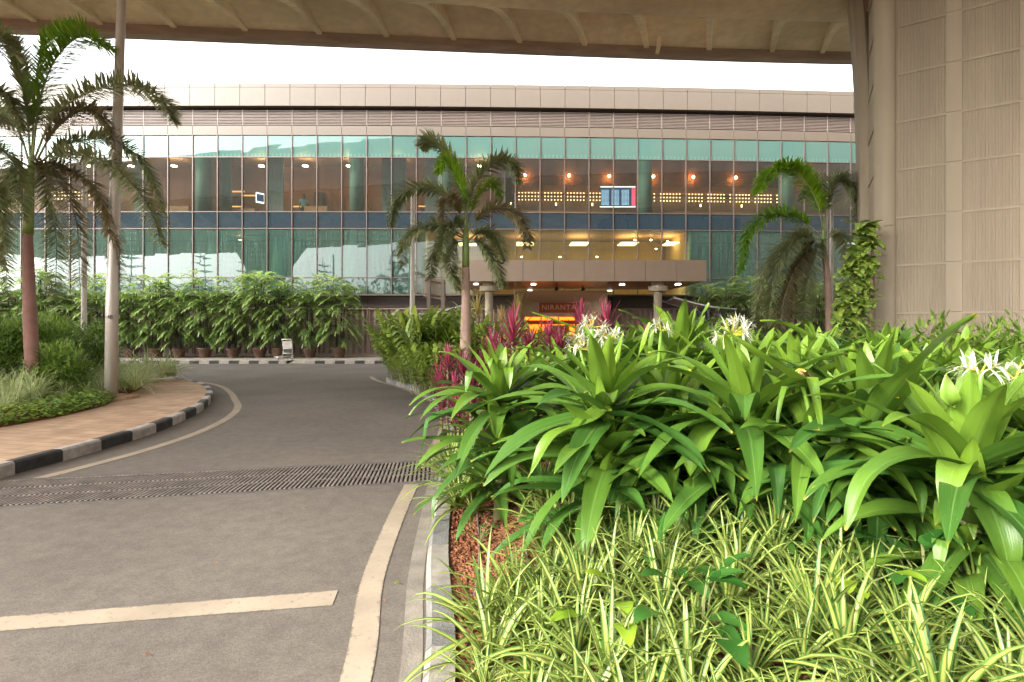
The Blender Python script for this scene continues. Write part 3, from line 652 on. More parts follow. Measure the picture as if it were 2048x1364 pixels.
mb.build('frieze', M['int_dark'], TB)
for px in (1050, 1139, 1220, 1310, 1392, 1480, 1640):
    x = (px-CX)/F*33; mb = MB(); mb.lathe([(.01, -.09), (.06, -.06), (.08, 0), (.06, .06), (.01, .09)], (x, FY(x)-30+2.85, 11.35), 14); mb.build('wall_lamp', M['glow2'], TB, True)
for px, dd in [(176, 34), (262, 34), (348, 34), (523, 34), (611, 34), (698, 34), (795, 34), (960, 34)]:
    x = (px-CX)/F*dd; mb = MB(); mb.lathe([(.16, -.02), (.16, .02)], (x, dd-30, H+(HY-332)/F*dd), 14); mb.build('ceiling_light', M['glow'], TB)
for px, dd, z in [(1022, 31, 8.65), (1112, 31, 8.65), (1185, 31, 8.65), (1405, 31, 8.65), (1490, 31, 8.65)]:
    x = (px-CX)/F*33; mb = MB(); mb.lathe([(.05, -.08), (.05, .08)], (x, FY(x)-30+2.7, 9.5), 10); mb.build('wall_spotlight', M['bulb'], TB)
for px, w in ((936, 1.1), (1050, 1.1), (1157, 1.1), (1254, 1.1), (1340, .9)):
    x = (px-CX)/F*33.5; mb = MB(); mb.box(x-w/2, x+w/2, 2.6, 3.9, 7.02, 7.06); mb.build('coffer_lamp', M['chand'], TB)
for px, py in ((1043, 514), (1120, 514), (1194, 514), (1270, 480), (1302, 480), (1335, 483), (1312, 498), (455, 469), (480, 480)):
    x = (px-CX)/F*33; mb = MB(); mb.lathe([(.05, -.02), (.05, .02)], (x, 3, H+(HY-py)/F*33), 10); mb.build('downlight', M['glow'], TB)
# amber floor-lit strips
for px, py, w in ((468, 384, 1.4), (470, 414, 1.1), (500, 392, .9), (595, 414, .6), (855, 413, 1.1)):
    x = (px-CX)/F*33; mb = MB(); fb(mb, x-w/2, x+w/2, 2.8, 2.95, H+(HY-py)/F*33-.03, H+(HY-py)/F*33+.03); mb.build('strip_light', M['glow3'], TB)
# green clad columns behind the glass
for px in (412, 441, 716, 890, 1291, 1583):
    x = (px-CX)/F*31.2; r = .42 if px != 441 else .3
    mb = MB(); mb.lathe([(r, z_t2-.3), (r, z_g1+.05)], (x, FY(x)-30+.95+(0 if px != 441 else .9), 0), 24); mb.build('interior_column', M['green_col'], TB, True)
for px in (430, 560, 700, 830, 1500, 1580):
    x = (px-CX)/F*31.2
    mb = MB(); mb.lathe([(.4, z_g0), (.4, z_t3+.1)], (x, FY(x)-30+1.2, 0), 24); mb.build('interior_column', M['green_col'], TB, True)

# flight information screen
x0, x1 = (1203-CX)/F*31.6, (1273-CX)/F*31.6; zb, zt = H+(HY-410)/F*31.6, H+(HY-372)/F*31.6
fs = empty('information_screen', (x0, 31.9, zb), 0, 'bright flight information screen with rows of pale text behind the upper glass', 'screen')
w, h = x1-x0, zt-zb
mb = MB(); mb.box(0, w, 0, .1, 0, h); mb.build('screen_housing', M['dark'], fs)
for k in range(3):
    mb = MB(); mb.box(.03+k*w*.29, (k+1)*w*.29-.02, -.02, -.005, .04, h-.05); s = mb.build('display', M['scr'], fs)
    mb = MB()
    for r in range(13):
        z = .07 + r*(h-.2)/13
        xx = .05+k*w*.29
        for wd in ((.11, .05, .14, .08) if r % 2 else (.06, .12, .1, .11)):
            if xx+wd < (k+1)*w*.29-.03: mb.box(xx, xx+wd*.85, -.03, -.022, z, z+.028)
            xx += wd+.02
    mb.build('screen_text', M['scrt'], s)
mb = MB(); mb.box(w*.89, w, -.02, -.005, .02, h-.02); mb.build('display', M['scrr'], fs)
mb = MB(); mb.box(-.05, w, -.05, 0, -.07, -.02); mb.box(-.02, w, -.05, 0, h+.0, h+.05); mb.build('light_strip', M['tube'], fs)
fs2 = empty('wall_screen', P(520, 396, 32.6), .9, 'small tilted blue screen behind the upper glass at left', 'screen')
mb = MB(); mb.box(-.25, .25, -.03, .03, -.32, .32); mb.build('screen_housing', M['tube'], fs2)
mb = MB(); mb.box(-.22, .22, -.05, -.032, -.22, .22); mb.build('display', M['scr'], fs2)

# ---------------------------------------------------------------- entrance canopy
EC = empty('entrance_canopy', (3.3, 24, 0), 0, 'flat beige entrance canopy with timber soffit on two round columns', 'canopy')
def L(v): return (v[0]-3.3, v[1]-24, v[2])
cz0, cz1 = 3.87, 4.83
mb = MB(); n = 8; xs = np.linspace(-2.3, 8.9, n+1)
for a, b in zip(xs, xs[1:]): mb.box(a+.012-3.3, b-.012-3.3, 0, .06, cz0, cz1)
for k in range(4):
    y0 = .08 + k*1.4
    mb.box(8.84-3.3, 8.9-3.3, y0, y0+1.38, cz0, cz1); mb.box(-2.3-3.3, -2.24-3.3, y0, y0+1.38, cz0, cz1)
mb.build('canopy_fascia', M['panel2'], EC)
mb = MB(); mb.box(-2.24-3.3, 8.84-3.3, .06, 5.9, cz1-.12, cz1-.04); mb.box(-2.24-3.3, 8.84-3.3, .06, .1, cz0+.02, cz1-.12); mb.build('canopy_roof', M['joint'], EC)
mb = MB()
for i, (a, b) in enumerate(zip(xs, xs[1:])):
    for k in range(4):
        mb.box(max(a, -2.23)+.01-3.3, min(b, 8.83)-.01-3.3, .1+k*1.43, .1+k*1.43+1.4, cz0+.03, cz0+.06)
mb.build('canopy_soffit', M['wood'], EC)
for px, py in ((1067, 568.5), (1060, 580.5), (1244, 569), (1219, 581), (952, 568), (1356, 568.5)):
    d = (cz0+.03-H)*F/(HY-py); X = (px-CX)/F*d
    mb = MB(); mb.box(X-.12-3.3, X+.12-3.3, d-.12-24, d+.12-24, cz0+.0, cz0+.035); mb.build('downlight', M['lampw'], EC)
for px in (1113, 1166):
    d = 27.5; X = (px-CX)/F*d; mb = MB(); mb.lathe([(.0, 0), (.09, .02), (.1, .12), (.06, .2)], (X-3.3, d-24, cz0-.2), 12); mb.build('camera_dome', M['rubber'], EC, True)
for px in (978, 1315.5):
    X = (px-CX)/F*25; c = empty('column', (X-3.3, 1, 0)); c.parent = EC; tag(c)
    mb = MB(); mb.lathe([(.19, .1), (.19, 3.47)], (0, 0, 0), 32); bpy.data.objects.remove(c)
    o = mb.build('column', M['col'], EC, True, (X-3.3, 1, 0))
    mb = MB(); mb.lathe([(.19, 3.44), (.43, 3.47), (.445, 3.5), (.445, 3.70), (.43, 3.72), (.3, 3.72), (.3, 3.9)], (0, 0, 0), 40); mb.build('capital', M['col'], o)

# portal, sign, doors (part of the building)
EP = empty('entrance_portal', (2.75, 29.4, 0), 0, 'beige splayed door surround with amber glass doors under the canopy', 'entrance')
pz = 3.75; X0, X1 = .18-2.75, 5.3-2.75
mb = MB()
# splayed frame: outer ring at y=0, inner ring at y=1.6
i0, i1, iz = X0+.42, X1-.42, 3.28
for a, b in ((((X0, 0, .1), (X0, 0, pz)), ((i0, 1.7, .1), (i0, 1.7, iz))), (((X1, 0, pz), (X1, 0, .1)), ((i1, 1.7, iz), (i1, 1.7, .1))), (((X0, 0, pz), (X1, 0, pz)), ((i0, 1.7, iz), (i1, 1.7, iz)))):
    mb.grid([[a[0], a[1]], [b[0], b[1]]])
mb.box(X0-.06, X0, -.02, 1.8, .1, pz); mb.box(X1, X1+.06, -.02, 1.8, .1, pz); mb.box(X0-.06, X1+.06, -.02, 1.8, pz, pz+.06)
mb.build('door_surround', M['beige'], EP)
mb = MB(); mb.box(i0, i1, 1.7, 1.8, 2.52, iz); mb.box(i0, i0+.12, 1.6, 1.75, .1, 2.52); mb.box(i1-.12, i1, 1.6, 1.75, .1, 2.52); mb.box(i0+.12, i1-.12, 1.6, 1.7, 2.44, 2.54); mb.build('head_panel', M['beige'], EP)
for k in range(4):
    a = i0+.12+k*(i1-i0-.24)/4; b = a+(i1-i0-.24)/4
    mb = MB(); mb.box(a+.04, b-.04, 1.66, 1.67, .15, 2.4); d = mb.build('door', M['door'], EP)
    mb = MB(); mb.box(a, a+.04, 1.63, 1.7, .1, 2.44); mb.box(b-.04, b, 1.63, 1.7, .1, 2.44); mb.box(a+.04, b-.04, 1.63, 1.7, 2.38, 2.44); mb.box(a+.04, b-.04, 1.63, 1.7, .1, .2); mb.build('door_frame', M['white'] if k == 1 else M['mull'], d)
mb = MB(); mb.box(i0-.2, i1+.2, 3.6, 3.7, .1, 2.9); mb.build('back_wall', M['amber'], EP)  # wall emits amber itself, standing in for a lit room behind the doors
mb = MB(); mb.box(i0, i1, 3.4, 3.5, 1.95, 2.2)
for k in range(12): mb.box(i0+k*.36, i0+k*.36+.2, 3.3, 3.4, 2.02, 2.16)
mb.build('decor_band', M['signo'], EP)
mb = MB(); mb.box(-.5, .8, 3.2, 3.3, .1, 1.9); mb.build('reception_panel', M['beige'], EP)
SG = empty('entrance_sign', (0, 0, 0), 0, 'copper coloured name sign reading NIRANTA above the entrance doors', 'sign')
d = 31.0; sx0, sx1 = (1078.5-CX)/F*d, (1156-CX)/F*d; sz0, sz1 = H+(HY-625.5)/F*d, H+(HY-605)/F*d
SG.location = ((sx0+sx1)/2, d, (sz0+sz1)/2)
sw, sh = (sx1-sx0)/2, (sz1-sz0)/2
mb = MB(); mb.box(-sw, sw, 0, .06, -sh, sh); mb.build('sign_board', M['signo'], SG)
def textmesh(name, body, size, m, parent, loc, rot, spacing=1.0, ext=.01):
    cu = bpy.data.curves.new(name, 'FONT'); cu.body = body; cu.size = size; cu.align_x = 'CENTER'; cu.align_y = 'CENTER'; cu.extrude = ext; cu.space_character = spacing
    t = bpy.data.objects.new(name, cu); scene.collection.objects.link(t); bpy.context.view_layer.update()
    dg = bpy.context.evaluated_depsgraph_get(); me = bpy.data.meshes.new_from_object(t.evaluated_get(dg)); bpy.data.objects.remove(t)
    me.materials.clear(); me.materials.append(m); me.name = name
    o = bpy.data.objects.new(name, me); link(o, parent); o.location = loc; o.rotation_euler = rot; return o
textmesh('sign_lettering', 'NIRANTA', .42, M['gold'], SG, (0, -.02, 0), (R(90), 0, 0), 1.15, .012)

# ---------------------------------------------------------------- shelters
def shelter(name, x, y, sx, label, w=2.9, z=2.55, flip=1):
    o = empty(name, (x, y, .13), 0, label, 'shelter', 'tensile walkway shelters')
    mb = MB(); rows = []
    for i in range(9):
        u = i/8; rows.append([( (u-.5)*w, v*1.3, z + .55*(0.5-u)*flip + .14*abs(v)*1.0 - .1*math.sin(math.pi*u)) for v in (-1, -.5, 0, .5, 1)])
    mb.grid(rows); mb.grid([[(p[0], p[1], p[2]+.05) for p in r] for r in rows][::-1]); mb.build('roof', M['fabric'], o)
    mb = MB()
    for v in (0, 4): mb.tube([r[v] for r in rows], .04, 8, 1)
    for i in (0, 4, 8): mb.tube([(p[0], p[1], p[2]-.03) for p in rows[i]], .035, 8, 0)
    mb.build('roof_frame', [M['blue'], M['edge']], o)
    for v in (-1, 1):
        px = .35*flip
        mb = MB(); mb.tube([(px, v*.8, 0), (px, v*.8, z-.1)], .06, 12); p = mb.build('post', M['blue'], o, True)
        mb = MB(); mb.tube([(px, v*.8, z-.75), (px-.75, v*.8, z+.12)], .035, 8); mb.tube([(px, v*.8, z-.75), (px+.6, v*.8, z-.2)], .035, 8); mb.build('brace', M['blue'], p)
    return o
shelter('walkway_shelter', (1392-CX)/F*25.5, 25.6, 1, 'blue framed fabric shelter right of the entrance canopy', 2.9, 2.6, 1)
shelter('walkway_shelter', (888-CX)/F*26.5, 26.5, 1, 'blue framed fabric shelter behind the backs of the road sign posts', 2.7, 2.35, -1)

# road sign seen from behind
RS = empty('road_sign', P(880, 655, 20) - Vector((0, 0, 1.6)), 0, 'grey back of a road sign on two square posts', 'road sign')
RS.location.z = .12
s = 20/F
def rx(px): return (px-880)*s
def rz(py): return H+(HY-py)*s-.12
mb = MB(); mb.hexa([(rx(846), .12, rz(592)), (rx(893), -.12, rz(602)), (rx(893), -.10, rz(602)), (rx(846), .14, rz(592)), (rx(846), .12, rz(556)), (rx(891), -.12, rz(560)), (rx(891), -.10, rz(560)), (rx(846), .14, rz(556))]); mb.build('sign_panel', M['signb'], RS)
for a, b in ((856, 863), (884, 891)):
    mb = MB(); mb.box(rx(a), rx(b), -.3, -.18, 0, rz(558 if a < 870 else 559)); mb.build('post', M['signb'], RS)
for py in (566, 593):
    mb = MB(); mb.tube([(rx(851), -.14, rz(py-5)), (rx(892), -.17, rz(py+2))], .03, 8); 
    for a in (856, 886): mb.box(rx(a), rx(a+5), -.17, -.1, rz(py+2), rz(py-4))
    mb.build('bracket', M['rust'], RS)

# lamp posts
lp = empty('lamp_post', (-8.95, 11.72, .15), 0, 'tall tapering steel lamp post on a brick plinth, nearest the road', 'lamp post')
mb = MB(); mb.tube([(0, 0, 0), (.02, 0, 2.0), (.26, 0, 9.9)], [.128, .12, .078], 28); mb.build('pole', M['steel'], lp, True)
mb = MB(); mb.box(-.3, .42, -.3, .3, -.05, .07); mb.box(-.22, .22, -.22, .22, .07, .1); mb.build('plinth', M['brick'], lp)
mb = MB(); mb.tube([(.26, 0, 9.8), (.26, -.8, 10.3), (.26, -2.2, 10.5)], [.05, .045, .04], 10); mb.box(.12, .4, -2.9, -2.0, 10.45, 10.58); mb.build('lamp_arm', M['steel'], lp)
textmesh('pole_number', '48', .12, M['rubber'], lp, (.075, -.143, 1.83), (R(90), 0, R(25)), 1, .004)
def pole(px, py_top, d, r, label, z0=.14):
    p = P(px, py_top, d); o = empty('lamp_post', (p.x, p.y, z0), 0, label, 'lamp post')
    mb = MB(); mb.tube([(0, 0, 0), (0, 0, 1.2), (.02, 0, p.z-z0)], [r, r, r*.7], 16); mb.build('pole', M['polep'], o, True)
    mb = MB(); mb.lathe([(r*1.8, 0), (r*1.8, .04), (r*1.3, .1)], (0, 0, 0), 16); mb.build('base', M['polep'], o)
    return o
pole(168, 300, 17.5, .085, 'slim pale pole behind the leftmost palm trunk')
pole(824.5, 388, 19, .10, 'slim pale pole left of the middle palm')
pole(1662, 380, 18.5, .07, 'slim grey pole just behind the right hand palm')

# ---------------------------------------------------------------- flyover
FO = empty('flyover', (0, 10, 0), 0, 'beige concrete flyover with curved ribs passing overhead', 'flyover')
ex = [-60, -40, -18, -12.5, -6.7, .54, 7, 14.8, 25, 45]; ey = [15, 17, 18.4, 19.5, 20.5, 22, 22.7, 23, 22.8, 21]; ez = [11.6, 11.9, 12.2, 12.45, 12.7, 13.0, 13.12, 13.2, 13.3, 13.3]
exs = np.arange(-60, 45.1, 1.0)
pf_y, pf_z = np.polyfit(ex, ey, 4), np.polyfit(ex, ez, 3)
def E(x): return float(np.polyval(pf_y, x)), float(np.polyval(pf_z, x))
def skew(x): return interp(x, [-20, -12.5, -4.9, 3.2, 12], [.12, .1, -.06, -.33, -.4])
def dp(x, u, dz):
    y, z = E(x); return Vector((x + skew(x)*u*(1 if u < 6 else 6/u), y-u-10, z+dz))
W = 24.5
def strip3(prof, name, m, smooth=True, parent=FO):
    mb = MB(); mb.grid([[dp(x, u, dz) for u, dz in prof] for x in exs]); return mb.build(name, m, parent, smooth)
strip3([(0, 3.5), (0, .02), (.03, 0), (.4, 0), (.45, .06), (.5, .32)], 'edge_beam', M['lip'], False)
strip3([(.5, .32), (2.5, .42), (4.9, .45)], 'deck', M['deck'])
g = [(4.9, .45), (4.95, -.75), (5.05, -1.05), (5.35, -1.28), (6.0, -1.36), (W/2, -1.4), (W-6.0, -1.36), (W-5.35, -1.28), (W-5.05, -1.05), (W-4.95, -.75), (W-4.9, .45)]
strip3(g, 'girder', M['deck'])
strip3([(W-4.9, .45), (W-2.5, .42), (W-.5, .32)], 'deck', M['deck'])
strip3([(W-.5, .32), (W-.45, .06), (W-.4, 0), (W-.03, 0), (W, .02), (W, 1.55)], 'edge_beam', M['lip'], False)
strip3([(0, 3.5), (.3, 3.5), (.3, .8), (W-.3, .8), (W-.3, 1.55), (W, 1.55)], 'deck', M['lip'], False)
# ribs at measured positions, then continuing outwards
rpx = [(65, 60), (198, 72), (345, 84), (489, 92), (639, 100), (775, 107), (912, 112), (1045, 116), (1177, 120), (1301, 124), (1427, 127), (1553, 130), (1654, 132)]
rx_ = []
for px, _ in rpx:
    x = -5.0
    for _i in range(30): x = (px-CX)/F*(E(x)[0]-.5)
    rx_.append(x)
lo, hi = rx_[0], rx_[-1]
rx_ = [lo-2.7*k for k in range(1, 12)][::-1] + rx_ + [hi+2.6*k for k in range(1, 9)]
for x in rx_:
    for side in (0, 1):
        mb = MB(); rows = []
        for i in range(13):
            u = .5 + 4.5*i/12; t = i/12; bot = .22 - .1*t - 1.2*t**2.0; w = .11 + .03*t + (.25*max(0, t-.85)/.15 if t > .85 else 0)
            uu = u if side == 0 else W-u; top = .47
            c = dp(x, uu, 0); c.x = x + skew(x)*u if side == 0 else c.x
            rows.append([Vector((c.x-w, c.y, c.z+top)), Vector((c.x-w, c.y, c.z+bot+.03)), Vector((c.x-w+.03, c.y, c.z+bot)), Vector((c.x+w-.03, c.y, c.z+bot)), Vector((c.x+w, c.y, c.z+bot+.03)), Vector((c.x+w, c.y, c.z+top))])
        mb.grid(rows); mb.face([0, 1, 2, 3, 4, 5]); mb.face([72, 73, 74, 75, 76, 77]); mb.build('rib', M['deck'], FO)
for px, py in ((183, 38), (782, 82), (1316, 104)):
    d = 21 if px > 500 else 18.5; p = P(px, py, d) - Vector((0, 10, 0))
    mb = MB(); mb.tube([p+Vector((-.03, -.45, .38)), p+Vector((0, -.1, .18)), p+Vector((0, .12, .0))], .075, 10); mb.build('drain_pipe', M['deck'], FO, True)
    
# pier on the right
PR = empty('pier', (11, 11, 0)); PR.parent = FO; PR.location = (11, 1, 0)
def pp(px, d): return Vector(((px-CX)/F*d, d))
def wl(p, z): return Vector((p.x-11, p.y-11, z))
A = pp(1790, 13.0); B = pp(2048, 11.7); dirf = (B-A).normalized(); nf = Vector((dirf.y, -dirf.x))   # towards camera
if nf.y > 0: nf = -nf
pz0, pz1 = .3, 13.2
smooth_w = []
# fluted panels with smooth strips between
edges = [(1792, 1892, 'f'), (1892, 1925, 's'), (1925, 2039, 'f'), (2039, 2075, 's'), (2075, 2200, 'f'), (2200, 2240, 's'), (2240, 2400, 'f'), (2400, 2460, 's')]
def onface(px):   # intersection of view ray with face line
    k = (px-CX)/F; # x = k*y ; A + t*dir
    t = (k*A.y - A.x)/(dirf.x - k*dirf.y); return A + dirf*t
rows_z = [H + (HY-(148+95.3*k))/F*13.0 for k in range(-3, 7)]     # joint heights
rows_z = sorted([z for z in rows_z if .3 < z < 13.1]); lev = [pz0]+rows_z+[pz1]
for a, b, kd in edges:
    pa, pb = onface(a), onface(b)
    if kd == 's':
        mb = MB(); q = (pb-pa).normalized()
        for z0, z1 in zip(lev, lev[1:]):
            ps = [pa, pb, pb-nf*.3, pa-nf*.3]; mb.hexa([wl(p, z0+.004) for p in ps]+[wl(p, z1-.004) for p in ps])
        mb.build('smooth_strip', M['pier'], PR)
    else:
        Ln = (pb-pa).length; n = max(4, int(Ln/.056)); 
        for z0, z1 in zip(lev, lev[1:]):
            mb = MB(); pts = []
            for i in range(n):
                for f, dpt in ((0.05, .022), (.15, 0), (.5, -.0), (.62, .022), (.98, .022)):
                    pts.append(pa+(pb-pa)*((i+f)/n) - nf*(dpt+.012))
            mb.grid([[wl(p, z) for p in pts] for z in (z0+.0, z1-.055)])
            ps = [pa, pb, pb-nf*.25, pa-nf*.25]; mb.hexa([wl(p, z1-.055) for p in ps]+[wl(p, z1) for p in ps])
            mb.build('fluted_panel', M['pier'], PR)
# left hand mouldings: (px centre curve) shift with height for the flare
def mould(name, prof, flare, par=PR, mt='pier'):
    mb = MB(); rows = []
    for k in range(27):
        z = pz0 + (pz1-pz0)*k/26; f = max(0, (z-5.5)/7.7)**2.2*flare
        rows.append([Vector((p.x-11-f, p.y-11, z)) for p in prof])
    mb.grid(rows[::-1]); return mb.build(name, M[mt], par, True)
def arc(p0, p1, bulge, n=12):
    m = (p0+p1)/2; d = p1-p0; nn = Vector((d.y, -d.x)).normalized()
    if nn.y > 0: nn = -nn
    return [p0.lerp(p1, i/n) + nn*bulge*math.sin(math.pi*i/n)**.7 for i in range(n+1)]
mould('corner_moulding', arc(pp(1747, 13.35), pp(1791, 12.98), .14) + [onface(1793)-nf*.06], 0)
mould('side_panel', [pp(1737.5, 14.6), pp(1748, 13.45)], 0)
mould('column_moulding', arc(pp(1719.5, 15.2), pp(1739, 14.75), .16) + [pp(1739, 14.9)], .42)
mould('side_panel', [pp(1712, 16.6), pp(1720.5, 15.3)], .42)
mould('back_face', [pp(1712.2, 16.6), pp(1800, 17.2), Vector((24, 12))], 0)
for z in rows_z:
    mb = MB(); a, b = pp(1737.5, 14.6), pp(1748, 13.45); ps = [a, b, b+Vector((.05, 0)), a+Vector((.05, 0))]
    ps = [p + Vector((-.03, -.01)) for p in ps[:2]] + ps[2:]
    mb.hexa([wl(p, z-.04) for p in ps]+[wl(p, z+.04) for p in ps]); mb.build('joint_strip', M['pier'], PR)
# rear pier further along, seen in the glass
mb = MB(); mb.lathe([(2.2, 0), (2.0, 5), (2.3, 8), (4.0, 10.6)], (-25, -4, 0), 24); mb.build('pier', M['pier'], FO, True)

# ---------------------------------------------------------------- palms (foxtail)
def bend(p, a): return p
def frond(parent, pts, Lf=.42, n=150, mt='fox', w=.026, tone=(.2, .9), plume=1.0, lowbare=.16):
    loc = parent.matrix_basis.inverted() if False else None
    org = parent.location
    path = spline([Vector(p)-org for p in pts], 40); n = int(n*2.4); w = w*1.75; Lf = Lf*1.12
    mb = MB(); N = len(path)-1
    mb.tube(path[::2], [.022*(1-.8*i/(N/2)) for i in range(len(path[::2]))], 6, 1)
    for i in range(n):
        u = lowbare + (1-lowbare)*(i+random.random())/n
        x = u*N; k = min(int(x), N-1); p = path[k].lerp(path[k+1], x-k); d = (path[k+1]-path[k]).normalized()
        side = d.cross(Vector((0, 0, 1))); side = side.normalized() if side.length > .05 else Vector((1, 0, 0)); nr = side.cross(d).normalized()
        sg = 1 if i % 2 else -1
        th = random.uniform(-.75, .95)*plume
        out = side*sg*math.cos(th) + nr*math.sin(th)
        v = (out*.85 + d*random.uniform(.35, .75)).normalized()
        env = math.sin(math.pi*min(1, max(0.05, (u-lowbare)/(1-lowbare)*.8+.15)))**.6
        mb.leaf(p, v, Lf*env*random.uniform(.8, 1.1), w, droop=random.uniform(.2, 1.0), n=3, fold=.25, t=random.uniform(*tone), prof='lance', nc=1, m=0)
    return mb.build('frond', [M[mt], M['rachis']], parent)
def palm_tree(base, trunk_pts, rad, shaft_pts, srad, label, trmat='trunk'):
    o = empty('foxtail_palm', base, 0, label, 'palm tree'); org = Vector(base)
    pts = spline([Vector(p)-org for p in trunk_pts], 60); n = len(pts)
    mb = MB(); rr = [interp(i/(n-1), np.linspace(0, 1, len(rad)), rad)*(1+(.035 if i % 2 else 0)) for i in range(n)]
    mb.tube(pts, rr, 20); mb.build('trunk', M[trmat], o, True)
    sp = spline([Vector(p)-org for p in shaft_pts], 12)
    mb = MB(); mb.tube(sp, [interp(i/12, np.linspace(0, 1, len(srad)), srad) for i in range(13)], 16); mb.build('crownshaft', M['shaft'], o, True)
    return o
def fr(o, px, d0, dd, **kw):
    n = len(px)-1
    return frond(o, [P(x, y, d0 + dd*(i/n)) for i, (x, y) in enumerate(px)], **kw)
# middle palm
b = P(931, 700, 12); b.z = .45
mp_ = palm_tree(b, [b, P(931, 690, 12), P(932, 600, 12), P(931.5, 535, 12)], [.15, .125, .1, .085], [P(931.5, 536, 12), P(931.5, 490, 12), P(932, 455, 12), P(933, 420, 12)], [.085, .08, .055, .02], 'foxtail palm with slim ringed trunk standing left of the entrance canopy')
Z = lambda l: [(740+x/3.686, 230+y/3.686) for x, y in l]
fr(mp_, Z([(700, 850), (710, 640), (640, 400), (530, 250), (430, 190), (375, 235)]), 12, .5, Lf=.40, n=190, tone=(.3, 1))
fr(mp_, Z([(700, 850), (700, 640), (640, 470), (560, 330), (500, 420)]), 12, -.2, Lf=.38, n=110, mt='lime')
fr(mp_, Z([(705, 850), (730, 620), (830, 430), (960, 345), (1060, 370), (1095, 500)]), 12, -.6, Lf=.36, n=190)
fr(mp_, Z([(705, 850), (790, 600), (900, 500), (980, 610)]), 12, .8, Lf=.3, n=80, mt='lime', tone=(0, .4))
fr(mp_, Z([(705, 870), (800, 770), (950, 690), (1080, 740), (1150, 860), (1160, 980)]), 12, -.3, Lf=.38, n=180, mt='foxbrown', tone=(0, .9))
fr(mp_, Z([(700, 860), (650, 690), (500, 560), (330, 540), (190, 640), (150, 820)]), 12, .4, Lf=.36, n=190)
fr(mp_, Z([(700, 900), (560, 820), (400, 820), (260, 920), (240, 1110)]), 12, -.5, Lf=.34, n=170)
fr(mp_, Z([(700, 910), (580, 880), (470, 1020), (450, 1210)]), 12, .6, Lf=.33, n=150)
fr(mp_, Z([(695, 930), (610, 960), (590, 1100), (650, 1290)]), 12, -.4, Lf=.34, n=160)
fr(mp_, Z([(715, 940), (830, 950), (920, 1080), (980, 1270)]), 12, -.4, Lf=.34, n=160)
fr(mp_, Z([(715, 930), (820, 860), (930, 900), (1000, 1080)]), 12, .6, Lf=.33, n=140)
fr(mp_, Z([(695, 830), (620, 640), (560, 640), (540, 800)]), 12, -.7, Lf=.32, n=120, mt='foxbrown')
fr(mp_, Z([(700, 880), (640, 800), (560, 860), (520, 1060)]), 12, -.7, Lf=.32, n=120)
# left palm
b = G(68, 790, .3); b = P(68, 760, 11.3); b.z = .25
lp_ = palm_tree(b, [b, P(66, 745, 11.3), P(60, 640, 11.3), P(56, 500, 11.3), P(56, 465, 11.3)], [.15, .132, .12, .092, .08], [P(56, 468, 11.3), P(58, 400, 11.3), P(62, 340, 11.3), P(66, 280, 11.3)], [.1, .09, .06, .02], 'large foxtail palm with reddish ringed trunk at the far left', 'trunkr')
fr(lp_, [(64, 330), (78, 210), (110, 120), (165, 72), (222, 98)], 11.3, -.4, Lf=.5, n=190, w=.022, mt='lime', tone=(-.2, .25))
fr(lp_, [(64, 330), (70, 180), (90, 90), (150, 48)], 11.3, .8, Lf=.4, n=120, mt='lime', tone=(-.2, .2))
fr(lp_, [(64, 330), (110, 230), (190, 180), (270, 172), (325, 205), (348, 245)], 11.3, -.6, Lf=.42, n=200)
fr(lp_, [(62, 330), (50, 200), (20, 100), (-30, 40)], 11.3, -.5, Lf=.5, n=190)
fr(lp_, [(62, 335), (30, 250), (-30, 230), (-90, 280)], 11.3, .5, Lf=.5, n=150)
fr(lp_, [(64, 345), (130, 310), (220, 330), (290, 400), (325, 490)], 11.3, -.8, Lf=.46, n=200)
fr(lp_, [(64, 345), (120, 330), (190, 380), (225, 470), (235, 560)], 11.3, .5, Lf=.42, n=180, mt='foxbrown')
fr(lp_, [(64, 345), (100, 340), (150, 430), (160, 570)], 11.3, -.9, Lf=.44, n=180, mt='foxbrown', tone=(.1, .8))
fr(lp_, [(64, 345), (90, 350), (112, 470), (110, 600)], 11.3, .9, Lf=.42, n=170)
fr(lp_, [(60, 345), (30, 340), (-10, 420), (-20, 560)], 11.3, -.4, Lf=.46, n=170)
fr(lp_, [(60, 345), (40, 350), (10, 430), (15, 590)], 11.3, .9, Lf=.42, n=150)
fr(lp_, [(64, 340), (110, 260), (170, 220), (215, 250), (235, 330)], 11.3, .4, Lf=.4, n=160, mt='foxbrown')
fr(lp_, [(64, 340), (130, 290), (220, 280), (290, 330), (330, 430)], 11.3, .9, Lf=.4, n=150)
# leftmost palm, mostly outside the frame
b = P(-95, 760, 10.5); b.z = .3
l2 = palm_tree(b, [b, P(-95, 600, 10.5), P(-90, 450, 10.5)], [.18, .14, .1], [P(-90, 452, 10.5), P(-85, 300, 10.5)], [.1, .03], 'foxtail palm cut off by the left edge, only its frond tips showing')
fr(l2, [(-85, 320), (-60, 160), (-10, 70), (35, 110)], 10.5, -.3, Lf=.45, n=160)
fr(l2, [(-85, 320), (-40, 200), (10, 190), (45, 260)], 10.5, .3, Lf=.42, n=140)
fr(l2, [(-85, 330), (-30, 290), (30, 330), (50, 440)], 10.5, -.2, Lf=.42, n=140)
fr(l2, [(-85, 340), (-40, 350), (0, 430), (10, 540)], 10.5, .2, Lf=.42, n=140)
